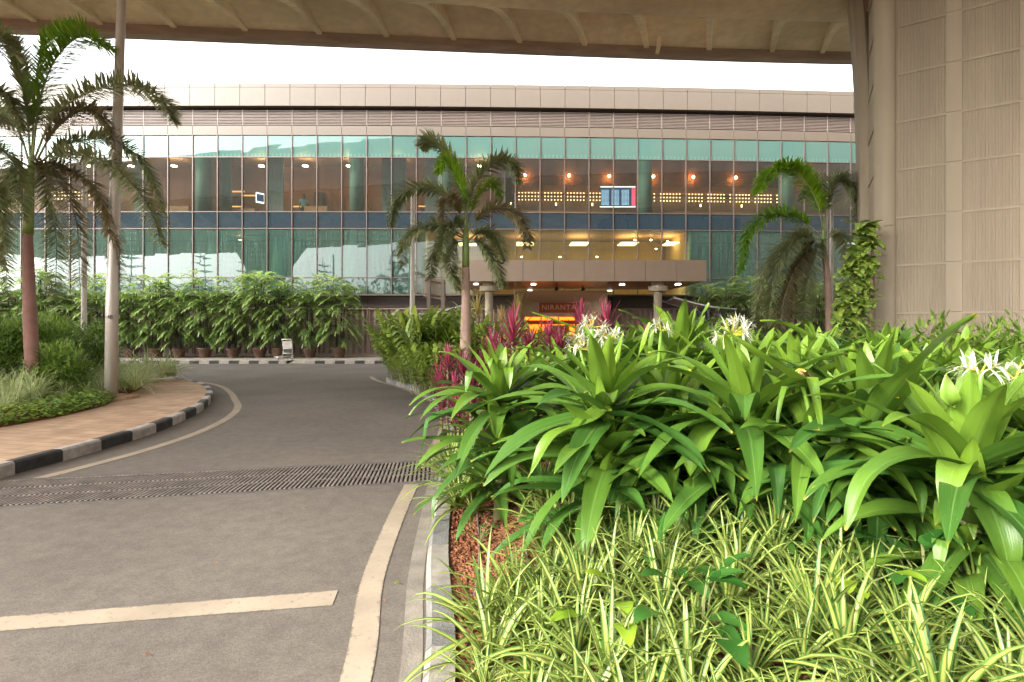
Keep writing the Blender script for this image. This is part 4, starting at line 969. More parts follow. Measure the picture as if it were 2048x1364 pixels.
# right palm
b = P(1658, 700, 17); b.z = .45
r_ = palm_tree(b, [b, P(1659, 660, 17), P(1655, 560, 17), P(1648, 500, 17)], [.13, .115, .095, .085], [P(1648, 502, 17), P(1647, 475, 17), P(1648, 440, 17)], [.085, .06, .02], 'foxtail palm beside the concrete pier with one lime green frond')
fr(r_, [(1648, 470), (1632, 400), (1595, 345), (1545, 340), (1515, 385)], 17, -.6, Lf=.62, n=220, mt='lime', w=.04, tone=(.2, 1), plume=.5)
fr(r_, [(1650, 470), (1658, 400), (1680, 360), (1712, 385), (1718, 450)], 17, -.9, Lf=.55, n=220, w=.03)
fr(r_, [(1650, 470), (1645, 390), (1630, 360), (1600, 400)], 17, .9, Lf=.5, n=150, w=.03)
fr(r_, [(1646, 475), (1600, 440), (1540, 430), (1495, 470), (1480, 545)], 17, .5, Lf=.55, n=220, w=.03, mt='lime', tone=(-.3, .2))
fr(r_, [(1646, 480), (1600, 475), (1555, 530), (1535, 650)], 17, -.5, Lf=.6, n=230, w=.03)
fr(r_, [(1646, 482), (1615, 490), (1585, 560), (1575, 650)], 17, .3, Lf=.6, n=220, w=.03, mt='foxbrown', tone=(0, .6))
fr(r_, [(1646, 480), (1590, 470), (1530, 540), (1508, 640)], 17, .9, Lf=.55, n=170, w=.03)
fr(r_, [(1646, 484), (1605, 520), (1570, 590), (1560, 690)], 17, -.9, Lf=.55, n=170, w=.03, mt='foxbrown', tone=(0, .5))
fr(r_, [(1648, 482), (1635, 500), (1615, 570), (1610, 640)], 17, -.8, Lf=.5, n=180, w=.03)
fr(r_, [(1650, 480), (1680, 470), (1705, 520), (1710, 600)], 17, .8, Lf=.5, n=180, w=.03)

# ---------------------------------------------------------------- clustering palms, potted
def pinnate(mb, p, d, L, ll, lw, n, droop, tone, m=0):
    p = Vector(p); d = Vector(d).normalized(); st = L/n; path = [p.copy()]
    for i in range(n):
        u = i/n; p = p + d*st; path.append(p.copy())
        if u > .28:
            side = d.cross(Vector((0, 0, 1)))
            side = side.normalized() if side.length > .05 else Vector((1, 0, 0))
            for sg in (-1, 1):
                v = side*sg*.9 + d*(.55+.5*u) + Vector((0, 0, .12))
                mb.leaf(p, v, ll*(1.1-.5*abs(u-.6)*1.6)*random.uniform(.85, 1.1), lw, droop=.75, n=3, fold=.15, t=tone+random.uniform(-.22, .22), nc=1, m=m, prof='strap')
        d = (d + Vector((0, 0, -1))*(droop/n)*(.4+1.3*u)).normalized()
    mb.leaf(p, d, ll*.9, lw, droop=.4, n=3, fold=.15, t=tone, nc=1, m=m, prof='strap')
    mb.tube(path[::3], .009, 4, 1)
def cluster_palm(name, seed, hgt=4.2, pot=True, under=True, stems=8):
    random.seed(seed)
    o = empty(name, (0, 0, 0), 0, 'x', 'potted palm' if pot else 'palm')
    z0 = .5 if pot else 0
    if pot:
        mb = MB(); mb.lathe([(.24, 0), (.25, .02), (.34, .44), (.36, .45), (.36, .52), (.32, .52), (.3, .46), (.02, .46)], (0, 0, 0), 24); mb.build('pot', M['pot'], o, True)
    mb = MB(); fm = MB()
    for s in range(stems):
        a = s/stems*6.28+random.random(); h = hgt*random.uniform(.66, 1.0); lean = random.uniform(.1, .45)
        b0 = Vector((.14*math.cos(a), .14*math.sin(a), z0-.05)); tp = Vector((lean*math.cos(a), lean*math.sin(a)*.7, h*.84))
        path = spline([b0, b0.lerp(tp, .5)*1.0+Vector((0, 0, .05)), tp], 8); mb.tube(path, .02, 6)
        k = 13
        for j in range(k):
            q = path[8].lerp(path[1], (j/k)**1.15*random.uniform(.85, 1.1)); aa = random.random()*6.28; up = 1.3-1.2*j/k
            v = Vector((math.cos(aa), math.sin(aa)*.9, max(.35, up)))
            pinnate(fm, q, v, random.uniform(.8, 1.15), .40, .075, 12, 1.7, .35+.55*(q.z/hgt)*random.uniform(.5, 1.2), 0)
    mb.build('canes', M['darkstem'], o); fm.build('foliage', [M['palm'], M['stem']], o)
    if under:
        fm = MB()
        for s in range(64):
            a = random.random()*6.28; z = z0 + random.uniform(.05, 1.1); r = random.uniform(.05, .5); c = Vector((r*math.cos(a), r*math.sin(a)*.8, z))
            nl = 8
            for j in range(nl):
                aa = a + (j-nl/2)*.38; fm.leaf(c, Vector((math.cos(aa), math.sin(aa), random.uniform(-.1, .5))), random.uniform(.18, .3), .028, droop=1.2, n=3, fold=.1, t=random.random(), nc=1, prof='strap')
        fm.build('undergrowth', M['palmd'], o)
    return o
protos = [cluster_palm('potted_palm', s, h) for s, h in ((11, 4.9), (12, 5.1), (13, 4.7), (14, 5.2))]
kidsp = [children(p) for p in protos]
pots = [(-70, ''), (-18, ''), (33, ''), (85, ''), (145, 'clump palm in a clay pot behind the slim pole at the left'), (203, 'clump palm in a clay pot just left of the tall steel lamp post'), (262, 'clump palm in a clay pot just right of the tall steel lamp post'),
        (312, 'clump palm in a clay pot, second to the right of the tall lamp post'), (358, 'clump palm in a clay pot, third to the right of the tall lamp post'), (410, 'clump palm in a clay pot, fourth to the right of the tall lamp post'),
        (467, 'clump palm in a clay pot, third pot to the left of the luggage trolley'), (519, 'clump palm in a clay pot, second to the left of the luggage trolley'), (558, 'clump palm in a clay pot directly behind the luggage trolley'),
        (620, 'clump palm in a clay pot, first to the right of the luggage trolley'), (678, 'clump palm with lime trailing leaves in its pot, right end of the row')]
used = [False]*4
for i, (px, lab) in enumerate(pots):
    k = i % 4; src = protos[k]
    if not used[k]: o = src; used[k] = True
    else: o = copy_tree(src, kidsp[k])
    d = 28.3; X = (px-CX)/F*d
    o.location = (X, d, .135); o.rotation_euler = (0, 0, i*2.1); o.scale = (random.uniform(.95, 1.08),)*2 + (random.uniform(.92, 1.05),)
    tag(o, lab or 'clump palm in a clay pot, half hidden behind the large left palm', 'potted palm', 'potted palms along the corrugated wall')
    if px in (678, 312):
        mb = MB(); random.seed(5)
        for j in range(150):
            a = random.random()*6.28; r = random.uniform(.2, .55); mb.leaf((r*math.cos(a), r*math.sin(a), .62-max(0, r-.3)*.9+random.uniform(-.05, .12)), (math.cos(a), math.sin(a), .2), .12, .07, droop=1.5, n=3, fold=.1, t=random.random(), prof='oval')
        mb.build('trailing_leaves', M['cover'], o)
# ground palms at the right of the entrance
gp = [cluster_palm('cluster_palm', s, h, False, True, 8) for s, h in ((21, 4.9), (22, 4.5))]
kg_ = [children(p) for p in gp]
for i, (px, d, sc) in enumerate(((1412, 26.5, .95), (1452, 25, 1.02), (1500, 26, 1.0), (1540, 24, .95), (1585, 25.5, 1.0), (1630, 24, 1.0), (1680, 25, 1.0), (1725, 24.5, 1.0))):
    o = gp[i] if i < 2 else copy_tree(gp[i % 2], kg_[i % 2])
    o.location = ((px-CX)/F*d, d, .0); o.rotation_euler = (0, 0, i*1.7); o.scale = (sc,)*3
    tag(o, 'tall clump palm nearest the blue framed shelter' if i == 0 else 'tall clump palm growing against the wall right of the entrance', 'palm', 'clump palms right of the entrance')

# ---------------------------------------------------------------- luggage trolley
TR = empty('luggage_trolley', ((575-CX)/F*27.2, 27.2, .135), R(-12), 'small white luggage trolley parked in front of the potted palms', 'luggage trolley')
mb = MB()
for s_ in (-.27, .27):
    mb.tube([(s_, 0, .12), (s_*.98, .03, .5), (s_, -.05, .98), (s_*.9, -.1, 1.02)], .022, 8); mb.tube([(s_, 0, .14), (s_*.6, -.8, .12)], .02, 8)
mb.tube([(-.27, -.08, 1.0), (.27, -.08, 1.0)], .024, 8); mb.tube([(-.27, .03, .52), (.27, .03, .52)], .02, 8); mb.tube([(-.27, 0, .28), (.27, 0, .28)], .02, 8); mb.tube([(-.16, -.8, .12), (.16, -.8, .12)], .02, 8)
mb.build('frame', M['white'], TR, True)
mb = MB(); mb.hexa([(-.25, .0, .55), (.25, .0, .55), (.25, .02, .55), (-.25, .02, .55), (-.25, -.05, .92), (.25, -.05, .92), (.25, -.03, .92), (-.25, -.03, .92)]); mb.build('basket_panel', M['kw'], TR)
mb = MB(); mb.hexa([(-.22, -.02, .30), (.22, -.02, .30), (.22, 0, .30), (-.22, 0, .30), (-.22, -.02, .5), (.22, -.02, .5), (.22, 0, .5), (-.22, 0, .5)]); mb.build('advert_panel', M['rubber'], TR)
for c in ((-.29, 0), (.29, 0), (0, -.76)):
    mb = MB(); mb.tube([(c[0]-.02, c[1], .075), (c[0]+.02, c[1], .075)], .075, 14); mb.build('wheel', M['white'], TR, True)

# ---------------------------------------------------------------- people
def skin(name, verts, edges, radii, m, parent, sub=2):
    me = bpy.data.meshes.new(name); me.from_pydata(verts, edges, []); o = bpy.data.objects.new(name, me); scene.collection.objects.link(o)
    md = o.modifiers.new('s', 'SKIN'); 
    if not me.skin_vertices: 
        bm = bmesh.new(); bm.from_mesh(me); bm.verts.layers.skin.verify(); bm.to_mesh(me); bm.free()
    for i, r in enumerate(radii): me.skin_vertices[0].data[i].radius = (r, r) if not isinstance(r, tuple) else r
    me.skin_vertices[0].data[0].use_root = True
    sb = o.modifiers.new('u', 'SUBSURF'); sb.levels = sub; sb.render_levels = sub
    bpy.context.view_layer.update(); dg = bpy.context.evaluated_depsgraph_get(); m2 = bpy.data.meshes.new_from_object(o.evaluated_get(dg)); bpy.data.objects.remove(o)
    m2.materials.clear(); m2.materials.append(m); m2.name = name
    for p_ in m2.polygons: p_.use_smooth = True
    q = bpy.data.objects.new(name, m2); link(q, parent); return q
def person(loc, rz_, label, shirt):
    o = empty('person', loc, rz_, label, 'person')
    V = [(0, 0, .95), (0, 0, 1.15), (0, .01, 1.38), (0, .01, 1.48), (0, 0, 1.56), (0, -.01, 1.66), (0, 0, 1.74)]; Rr = [(.16, .11), (.145, .1), (.17, .1), .055, .06, (.085, .1), .06]; Ed = [(i, i+1) for i in range(6)]
    for s in (-1, 1):
        b = len(V); V += [(s*.1, 0, .88), (s*.11, -.01, .5), (s*.11, .02, .09), (s*.12, -.13, .03)]; Rr += [.09, .062, .045, .035]; Ed += [(0, b), (b, b+1), (b+1, b+2), (b+2, b+3)]
        b = len(V); V += [(s*.19, .01, 1.42), (s*.25, .02, 1.14), (s*.26, -.05, .88), (s*.26, -.07, .80)]; Rr += [.06, .045, .032, .035]; Ed += [(2, b), (b, b+1), (b+1, b+2), (b+2, b+3)]
        for f in range(5):
            q = len(V); ln = (.055, .075, .085, .078, .06)[f]; yy = -.07 + (f-2)*.02 - (.02 if f == 0 else 0)
            V.append((s*.265, yy*1.0-.01, .80-ln)); Rr.append(.009); Ed.append((b+3, q))
    skin('body', V, Ed, Rr, M['skin'], o)
    T = [(0, 0, .93), (0, 0, 1.15), (0, .01, 1.37), (0, .01, 1.45)]; TR_ = [(.175, .125), (.165, .115), (.19, .12), .075]; TE = [(0, 1), (1, 2), (2, 3)]
    for s in (-1, 1):
        b = len(T); T += [(s*.19, .01, 1.41), (s*.235, .015, 1.2)]; TR_ += [.075, .06]; TE += [(2, b), (b, b+1)]
    skin('shirt', T, TE, TR_, shirt, o)
    T = [(0, 0, .95)]; TR_ = [(.17, .12)]; TE = []
    for s in (-1, 1):
        b = len(T); T += [(s*.1, 0, .86), (s*.11, -.01, .5), (s*.11, .02, .1)]; TR_ += [.1, .075, .065]; TE += [(0, b), (b, b+1), (b+1, b+2)]
    skin('trousers', T, TE, TR_, M['trouser'], o)
    skin('hair', [(0, .02, 1.69), (0, .01, 1.75), (0, .05, 1.64)], [(0, 1), (0, 2)], [(.095, .1), .07, .07], M['hair'], o)
    mb = MB(); 
    for s in (-.03, .03): mb.lathe([(.001, -.01), (.009, 0), (.001, .01)], (s, -.098, 1.675), 8)
    mb.lathe([(.005, -.02), (.013, -.005), (.004, .025)], (0, -.105, 1.645), 8); mb.box(-.022, .022, -.1, -.09, 1.605, 1.612); mb.build('face', M['hair'], o)
    return o
pp_ = P(608, 420, 32.2); person((pp_.x, 32.2, z_t2-.25+.02), .6, 'person in a pale shirt standing behind the upper floor glass', M['shirt'])
pp_ = P(1258, 655, 26.6); person((pp_.x, 26.6, .0), .2, 'dark haired person standing behind the blue topped podium', M['shirt2'])
pd = empty('podium', (P(1262, 655, 25.6).x, 25.6, 0), 0, 'white podium with a curved bright blue cover near the entrance', 'podium')
mb = MB(); mb.box(-.5, .5, -.25, .25, 0, 1.18); mb.build('stand', M['white'], pd)
mb = MB(); mb.grid([[(x, y, 1.22+.2*(1-(x/.6)**2)) for x in np.linspace(-.6, .6, 11)] for y in (-.35, 0, .35)]); mb.grid([[(x, -.35, z) for x in np.linspace(-.6, .6, 11)] for z in (1.18, 1.22)]); mb.build('cover', M['bluep'], pd)
mb = MB(); mb.tube([(-.62, -.3, 0), (-.62, -.3, 1.7)], .02, 8); mb.build('rod', M['edge'], pd)

# ---------------------------------------------------------------- right bed planting
def crinum(seed, n=30, L=.92, W=.162):
    random.seed(seed); mb = MB()
    for i in range(n):
        u = i/n; a = i*2.399+random.uniform(-.2, .2); el = R(80-88*u**.8+random.uniform(-10, 10))
        v = Vector((math.cos(a)*math.cos(el), math.sin(a)*math.cos(el), math.sin(el)))
        ln = L*(.50+.58*min(1, u*1.8))*random.uniform(.88, 1.1); w = W*(.72+.32*min(1, u*2))*random.uniform(.85, 1.12)
        kd = random.uniform(.3, 1.0) if u < .3 else random.uniform(.5, 1.7)
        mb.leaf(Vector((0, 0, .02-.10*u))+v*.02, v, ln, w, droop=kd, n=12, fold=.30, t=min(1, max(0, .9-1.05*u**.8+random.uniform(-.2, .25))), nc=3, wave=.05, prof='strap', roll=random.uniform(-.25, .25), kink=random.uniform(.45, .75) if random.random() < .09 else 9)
    return mb
cm = []
for s in range(6):
    mb = crinum(100+s, 32+s % 3*3, .86+.03*(s % 3)); o = mb.build('foliage', M['crin'], None, True); cm.append(o.data); bpy.data.objects.remove(o)
ncr = [0]
def place_crinum(px, py, d, label, sc=1, leaves=(), group='spider lily clumps in the right bed'):
    p = P(px, py, d); gz = bedz(p.x, p.y)
    o = empty('spider_lily', (p.x, p.y, gz), 0, label, 'lily', group)
    f = bpy.data.objects.new('foliage', cm[ncr[0] % 6]); link(f, o); f.location = (0, 0, p.z-gz); f.rotation_euler = (0, 0, ncr[0]*1.3); f.scale = (sc,)*3
    f2 = bpy.data.objects.new('lower_foliage', cm[(ncr[0]+3) % 6]); link(f2, o); f2.location = (.02, 0, (p.z-gz)*.62); f2.rotation_euler = (0, 0, ncr[0]*2.3+1); f2.scale = (sc*.95,)*3
    if d < 5:
        f3 = bpy.data.objects.new('lower_foliage', cm[(ncr[0]+1) % 6]); link(f3, o); f3.location = (-.03, .02, (p.z-gz)*.30); f3.rotation_euler = (0, 0, ncr[0]*3.1+2); f3.scale = (sc*.75,)*3
    mb = MB(); hh = p.z-gz
    mb.tube([(0, 0, -.05), (.01, 0, hh*.5), (0, 0, hh+.03)], [.06*sc, .05*sc, .035*sc], 12); mb.build('stem', M['stem'], o, True)
    for pts, w, t in leaves:
        mb = MB(); mb.path_leaf([P(*q)-o.location for q in pts], w, t=t, n=18); mb.build('leaf', M['crin'], o, True)
    ncr[0] += 1
    return o
random.seed(3)
CA = place_crinum(1210, 815, 3.4, 'spider lily clump whose drooping leaves hang over the soil, in front of the bare soil', 1, [([(1215, 810, 3.4), (1160, 850, 3.2), (1100, 880, 3.1), (1055, 955, 3.05)], .15, .5), ([(1215, 810, 3.4), (1250, 760, 3.3), (1275, 720, 3.25), (1300, 645, 3.25)], .12, .9)])
CB = place_crinum(1490, 830, 3.2, 'spider lily with bright yellow green upright heart leaves in the middle of the bed', 1, [([(1500, 845, 3.2), (1600, 800, 3.0), (1700, 750, 2.9), (1815, 700, 2.9)], .19, .6), ([(1485, 830, 3.2), (1490, 770, 3.1), (1475, 700, 3.05), (1450, 640, 3.1)], .13, .95), ([(1490, 840, 3.2), (1420, 860, 3.0), (1385, 920, 2.9), (1378, 1010, 2.9)], .15, .45), ([(1500, 850, 3.2), (1560, 900, 2.9), (1630, 980, 2.75), (1685, 1040, 2.7)], .17, .35)])
CE = place_crinum(1745, 850, 3.0, 'spider lily sending up the tallest single leaf across the concrete pier', .95, [([(1745, 850, 2.75), (1800, 775, 2.5), (1870, 698, 2.35), (1952, 627, 2.25)], .17, .45), ([(1650, 800, 2.9), (1560, 740, 2.8), (1500, 700, 2.75), (1440, 655, 2.8)], .13, .8)])
CC = place_crinum(1935, 935, 2.35, 'nearest and largest spider lily, with white blooms, at the right edge', .95, [([(1930, 930, 2.35), (1912, 880, 2.3), (1900, 820, 2.28), (1893, 745, 2.3)], .14, .85), ([(1940, 945, 2.35), (1975, 1000, 2.1), (2010, 1100, 1.98), (2030, 1250, 1.95)], .145, .3), ([(1930, 940, 2.35), (1830, 910, 2.2), (1740, 950, 2.1), (1690, 1060, 2.05)], .14, .5), ([(1935, 935, 2.35), (1915, 930, 2.1), (1900, 960, 2.0), (1885, 1060, 1.97)], .12, .6)])
for px, py, d, sc, lab in ((1000, 800, 4.3, .95, 'spider lily leaning over the kerb beside the magenta ti plants'), (1340, 850, 3.7, .9, 'spider lily filling the gap between the two front middle clumps'), (1620, 890, 3.05, .85, 'spider lily with drooping leaves below the wilted flower head'), (1800, 960, 2.9, .8, 'dark leaved spider lily low in front of the tall leaf'), (2090, 880, 2.7, .9, 'spider lily cut by the right edge behind the white blooms')):
    place_crinum(px, py, d, lab, sc)
for px, py, d, sc in ((1270, 880, 3.75, .85), (1410, 880, 3.4, .85), (1560, 860, 3.5, .9), (1680, 840, 3.35, .85), (1850, 880, 3.0, .85), (1760, 930, 2.85, .75), (1130, 755, 4.7, .9), (1330, 755, 4.4, .9), (1430, 735, 4.8, .9), (1590, 750, 4.2, .95), (1700, 770, 3.9, .9), (1850, 775, 3.5, .9), (2010, 800, 3.3, .9),
        (1240, 710, 6, 1), (1370, 700, 6.2, 1.05), (1500, 712, 6, 1), (1640, 715, 5.6, 1), (1770, 722, 5.2, 1), (1920, 740, 4.8, 1), (1070, 745, 6, .9), (2110, 760, 4.4, 1), (1300, 690, 7.4, 1.05), (1430, 690, 7.4, 1.1), (1580, 705, 7.2, 1), (1200, 700, 7.6, .9)):
    place_crinum(px, py+22, d, 'spider lily in the dense back rows of the right bed', sc*.92)

def bloom(o, px, py, d, n=13, wilted=False, r=.10, base=None):
    tip = P(px, py, d)-o.location; base = Vector(base) if base else Vector((0, 0, tip.z-.45))
    mb = MB(); mb.tube(spline([base, base.lerp(tip, .5)+Vector((.01, 0, .02)), tip], 8), [.014, .014, .013, .013, .012, .012, .011, .011, .01], 8); st = mb.build('flower_stalk', M['greenstalk'], o, True)
    mb = MB()
    for i in range(n):
        a = random.random()*6.28; el = random.uniform(-.2, 1.4) if not wilted else random.uniform(-1.2, .2)
        v = Vector((math.cos(a)*math.cos(el), math.sin(a)*math.cos(el), math.sin(el))); c = tip+v*r*random.uniform(.5, .8)
        mb.tube([tip, c], .0035, 4, 1)
        if not wilted:
            for k in range(6):
                aa = k*1.047+random.random(); e1 = v.orthogonal().normalized(); e2 = v.cross(e1)
                w = (e1*math.cos(aa)+e2*math.sin(aa))*.9+v*.5
                mb.leaf(c, w, random.uniform(.07, .10), .011, droop=1.6, n=5, fold=.2, t=random.random(), nc=1, m=0, prof='strap')
            for k in range(3):
                e1 = v.orthogonal().normalized(); w = v+e1*random.uniform(-.4, .4); mb.leaf(c, w, .05, .004, droop=0, n=2, t=.6, m=1)
        else:
            for k in range(4): mb.leaf(c, v+Vector((random.uniform(-.4, .4), random.uniform(-.4, .4), -.5)), .05, .008, droop=1, n=3, t=random.random(), m=2)
    mb.build('flower_head', [M['petal'], M['stamen'], M['wilt']], o)
bloom(CC, 1962, 745, 2.3, 7, r=.08); bloom(CC, 2030, 760, 2.45, 8, r=.08)
bloom(CA, 1160, 698, 3.5, 15, base=(-.05, .1, .7)); bloom(CA, 1216, 678, 3.6, 15, base=(.02, .15, .7)); bloom(CA, 1185, 655, 4.0, 11, base=(.0, .4, .7))
bloom(CB, 1462, 672, 3.3, 18, r=.14, base=(-.03, .1, .6)); bloom(CB, 1322, 662, 4.2, 8, base=(-.4, .6, .8)); bloom(CE, 1597, 738, 2.85, 12, True, r=.05, base=(-.35, -.1, .4))
# extra upright sword leaves behind, against the entrance
BK = place_crinum(1360, 720, 5.0, 'spider lily with tall twisted sword leaves in front of the shelter', 1, [([(1340, 740, 5), (1375, 690, 4.9), (1400, 640, 4.9), (1418, 606, 4.9)], .15, .8), ([(1330, 740, 5), (1350, 690, 4.9), (1360, 660, 4.9), (1365, 615, 4.9)], .13, .9), ([(1290, 740, 4.8), (1300, 700, 4.8), (1310, 660, 4.8), (1325, 618, 4.8)], .12, .9), ([(1360, 750, 5), (1370, 700, 4.9), (1385, 650, 4.9), (1395, 612, 4.9)], .12, .7), ([(1240, 740, 4.7), (1200, 700, 4.6), (1180, 670, 4.6), (1063, 625, 4.6)], .14, .9), ([(1500, 740, 4.7), (1550, 700, 4.7), (1610, 645, 4.7), (1640, 700, 4.7)], .12, .7), ([(1700, 740, 4.4), (1640, 690, 4.4), (1570, 650, 4.4), (1520, 640, 4.4)], .13, .8)])

# the bed goes on to the right, beyond the frame
random.seed(41)
for i, (x, y) in enumerate(((3.4, 2.6), (4.3, 3.2), (3.7, 3.9), (4.9, 4.3), (5.6, 3.4), (6.3, 4.6), (5.4, 5.4), (7.2, 5.6), (6.4, 6.3), (4.4, 5.3), (4.0, 1.7), (5.0, 2.4), (6.4, 2.6), (7.6, 4.0), (3.3, 1.2), (8.4, 6.2))):
    z = bedz(x, y)+.6; place_crinum(CX+x/y*F, HY+(H-z)/y*F, y, 'spider lily in the dense back rows of the right bed', .95)
# spider plants (variegated)
def tuft(seed, mt, n=34, L=.36, W=.02, droop=1.6, up=80):
    random.seed(seed); mb = MB()
    for i in range(n):
        u = i/n; a = i*2.399+random.uniform(-.3, .3); el = R(up-62*u+random.uniform(-9, 9)); v = Vector((math.cos(a)*math.cos(el), math.sin(a)*math.cos(el), math.sin(el)))
        mb.leaf((0, 0, .01), v, L*random.uniform(.65, 1.15)*(.75+.3*u), W*random.uniform(.75, 1.2), droop=droop*random.uniform(.6, 1.2), n=8, fold=.35, t=random.random(), nc=2, prof='grass', roll=random.uniform(-.3, .3))
    o = mb.build('spider_plant', M[mt], None, True); me = o.data; bpy.data.objects.remove(o); return me
tf = [tuft(200+s, 'spider', 30+4*(s % 3), .42+.04*(s % 2), .032, 1.45, 80) for s in range(7)]
lab_sp = 'yellow striped spider plant tuft in the crowded front of the right bed'
random.seed(9); pts = []
bx = [-.5, .1, .89, 1.39, 1.7, 2.13, 3.2]; by = [3.65, 3.75, 3.35, 3.05, 2.7, 2.35, 1.9]
def place_tuft(x, y, k, sc=1, label=lab_sp, name='spider_plant', lib=None, grp='spider plants at the front of the right bed', z=None, lift=.06):
    me = (lib or tf)[k % len(lib or tf)]; o = bpy.data.objects.new(name, me); link(o)
    o.location = (x, y, (bedz(x, y) if z is None else z)+lift); o.rotation_euler = (random.uniform(-.12, .12), random.uniform(-.12, .12), random.random()*6.28); o.scale = (sc,)*3
    tag(o, label, 'spider plant' if name == 'spider_plant' else 'lilyturf', grp); return o
tries = 0
while len(pts) < 130 and tries < 9000:
    tries += 1
    x = random.uniform(-.4, 2.9); y = random.uniform(1.35, 3.75)
    if x < kerbx(y)+.24 or y > interp(x, bx, by): continue
    if x < .16 and y > 2.95: continue
    if any((x-a)**2+(y-b)**2 < .162**2 for a, b in pts): continue
    pts.append((x, y))
for i, (x, y) in enumerate(pts): place_tuft(x, y, i, random.choice((.6, .75, .9, .95, 1.05, 1.2)))
for i, (px, py, lab) in enumerate(((925, 960, 'spider plant tuft spilling over the kerb at the end of the grate'), (905, 930, 'spider plant tuft furthest up the kerb, just past the grate'), (985, 975, 'spider plant tuft standing alone at the back edge of the bare soil'), (950, 925, 'spider plant tuft half under the lily leaves above the soil patch'), (1090, 1010, 'spider plant tuft at the right side of the bare soil patch'), (900, 900, 'small spider plant tuft tucked under the ti plants at the kerb'))):
    d = 1.55*F/(py+45-HY); x = (px-CX)/F*d; place_tuft(x, d, i, 1.35, lab, lift=.1)
for i, (px, py) in enumerate(((890, 975), (915, 905), (945, 985), (975, 930), (1010, 985), (1040, 960), (935, 880))):
    d = 1.55*F/(py+45-HY); x = (px-CX)/F*d; place_tuft(max(x, kerbx(d)+.22), d, i+2, random.uniform(.95, 1.25), 'spider plant tuft in the group between the grate end and the soil patch', grp='spider plants by the grate end', lift=.07)
# irrigation hoses
for px0, py0, px1, py1, lab in ((955, 1000, 958, 1100, 'left thin grey irrigation hose on the bare soil'), (1040, 1015, 1052, 1075, 'right thin grey irrigation hose on the bare soil')):
    a = G(px0, py0, .3); b = G(px1, py1, .25); mb = MB()
    mb.tube([Vector((p.x, p.y, bedz(p.x, p.y)+.012)) for p in spline([a+Vector((0, .3, 0)), a, (a+b)/2+Vector((.01, 0, 0)), b, b+Vector((0, -.4, 0))], 16)], .008, 8)
    tag(mb.build('irrigation_hose', M['hose'], None, True), lab, 'hose')
# pothos leaves between
def pothos_plant(px, py, n, mt, label, sz=.12, spread=.16, z=.4):
    p = G(px, py, z); o = empty('pothos_plant', p, 0, label, 'pothos')
    p.z = bedz(p.x, p.y); o.location = p; mb = MB(); sm = MB()
    for i in range(n):
        a = random.random()*6.28; r = random.uniform(.02, spread); h = random.uniform(.16, .34)*(2.6*sz/.3); q = Vector((r*math.cos(a), r*math.sin(a), h)); sm.tube([(0, 0, 0), (q.x*.5, q.y*.5, h*.8), q], .003, 5)
        mb.leaf(q, (math.cos(a)*.6, math.sin(a)*.6-.6, random.uniform(.1, .5)), sz*random.uniform(.8, 1.2), sz*.85, droop=1.0, n=6, fold=.12, t=random.random(), nc=2, prof='heart')
    mb.build('leaves', M[mt], o, True); sm.build('stems', M['stem'], o)
random.seed(31)
pothos_plant(1238, 1290, 6, 'potlime', 'lime yellow pothos leaves poking up between spider plants, bottom centre', .125, .2)
pothos_plant(1700, 1320, 5, 'potlime', 'pair of lime yellow pothos leaves at the bottom right', .12, .16)
pothos_plant(1400, 1345, 8, 'potdark', 'dark green pothos leaves at the bottom, right of the lime ones', .14, .22)
pothos_plant(1060, 1005, 12, 'potdark', 'small dark green creeper beside the bare soil patch', .07, .22)
pothos_plant(960, 1020, 7, 'potdark', 'small dark green creeper on the soil next to the left hose', .06, .12)
pothos_plant(1110, 1080, 10, 'potdark', 'small dark creeper between spider plants right of the hoses', .11, .2)
pothos_plant(1850, 1290, 8, 'potdark', 'dark creeper under the largest lily at the right', .13, .2)
pothos_plant(1330, 1240, 7, 'potdark', 'dark creeper among the spider plants in the middle', .13, .2)

mb = MB()
for i in range(520):
    y = random.uniform(1.6, 4.6); x = kerbx(y)+.2+random.random()*3; a = random.random()*6.28
    mb.leaf((x, y, bedz(x, y)+.02), (math.cos(a), math.sin(a), random.uniform(-.1, .5)), random.uniform(.03, .12), random.uniform(.008, .025), droop=1, n=3, fold=.4, t=random.random(), nc=1, prof='oval')
tag(mb.build('leaf_litter', M['litter']), 'dry brown fallen leaf bits lying on the soil between plants', 'leaf litter', kind='stuff')
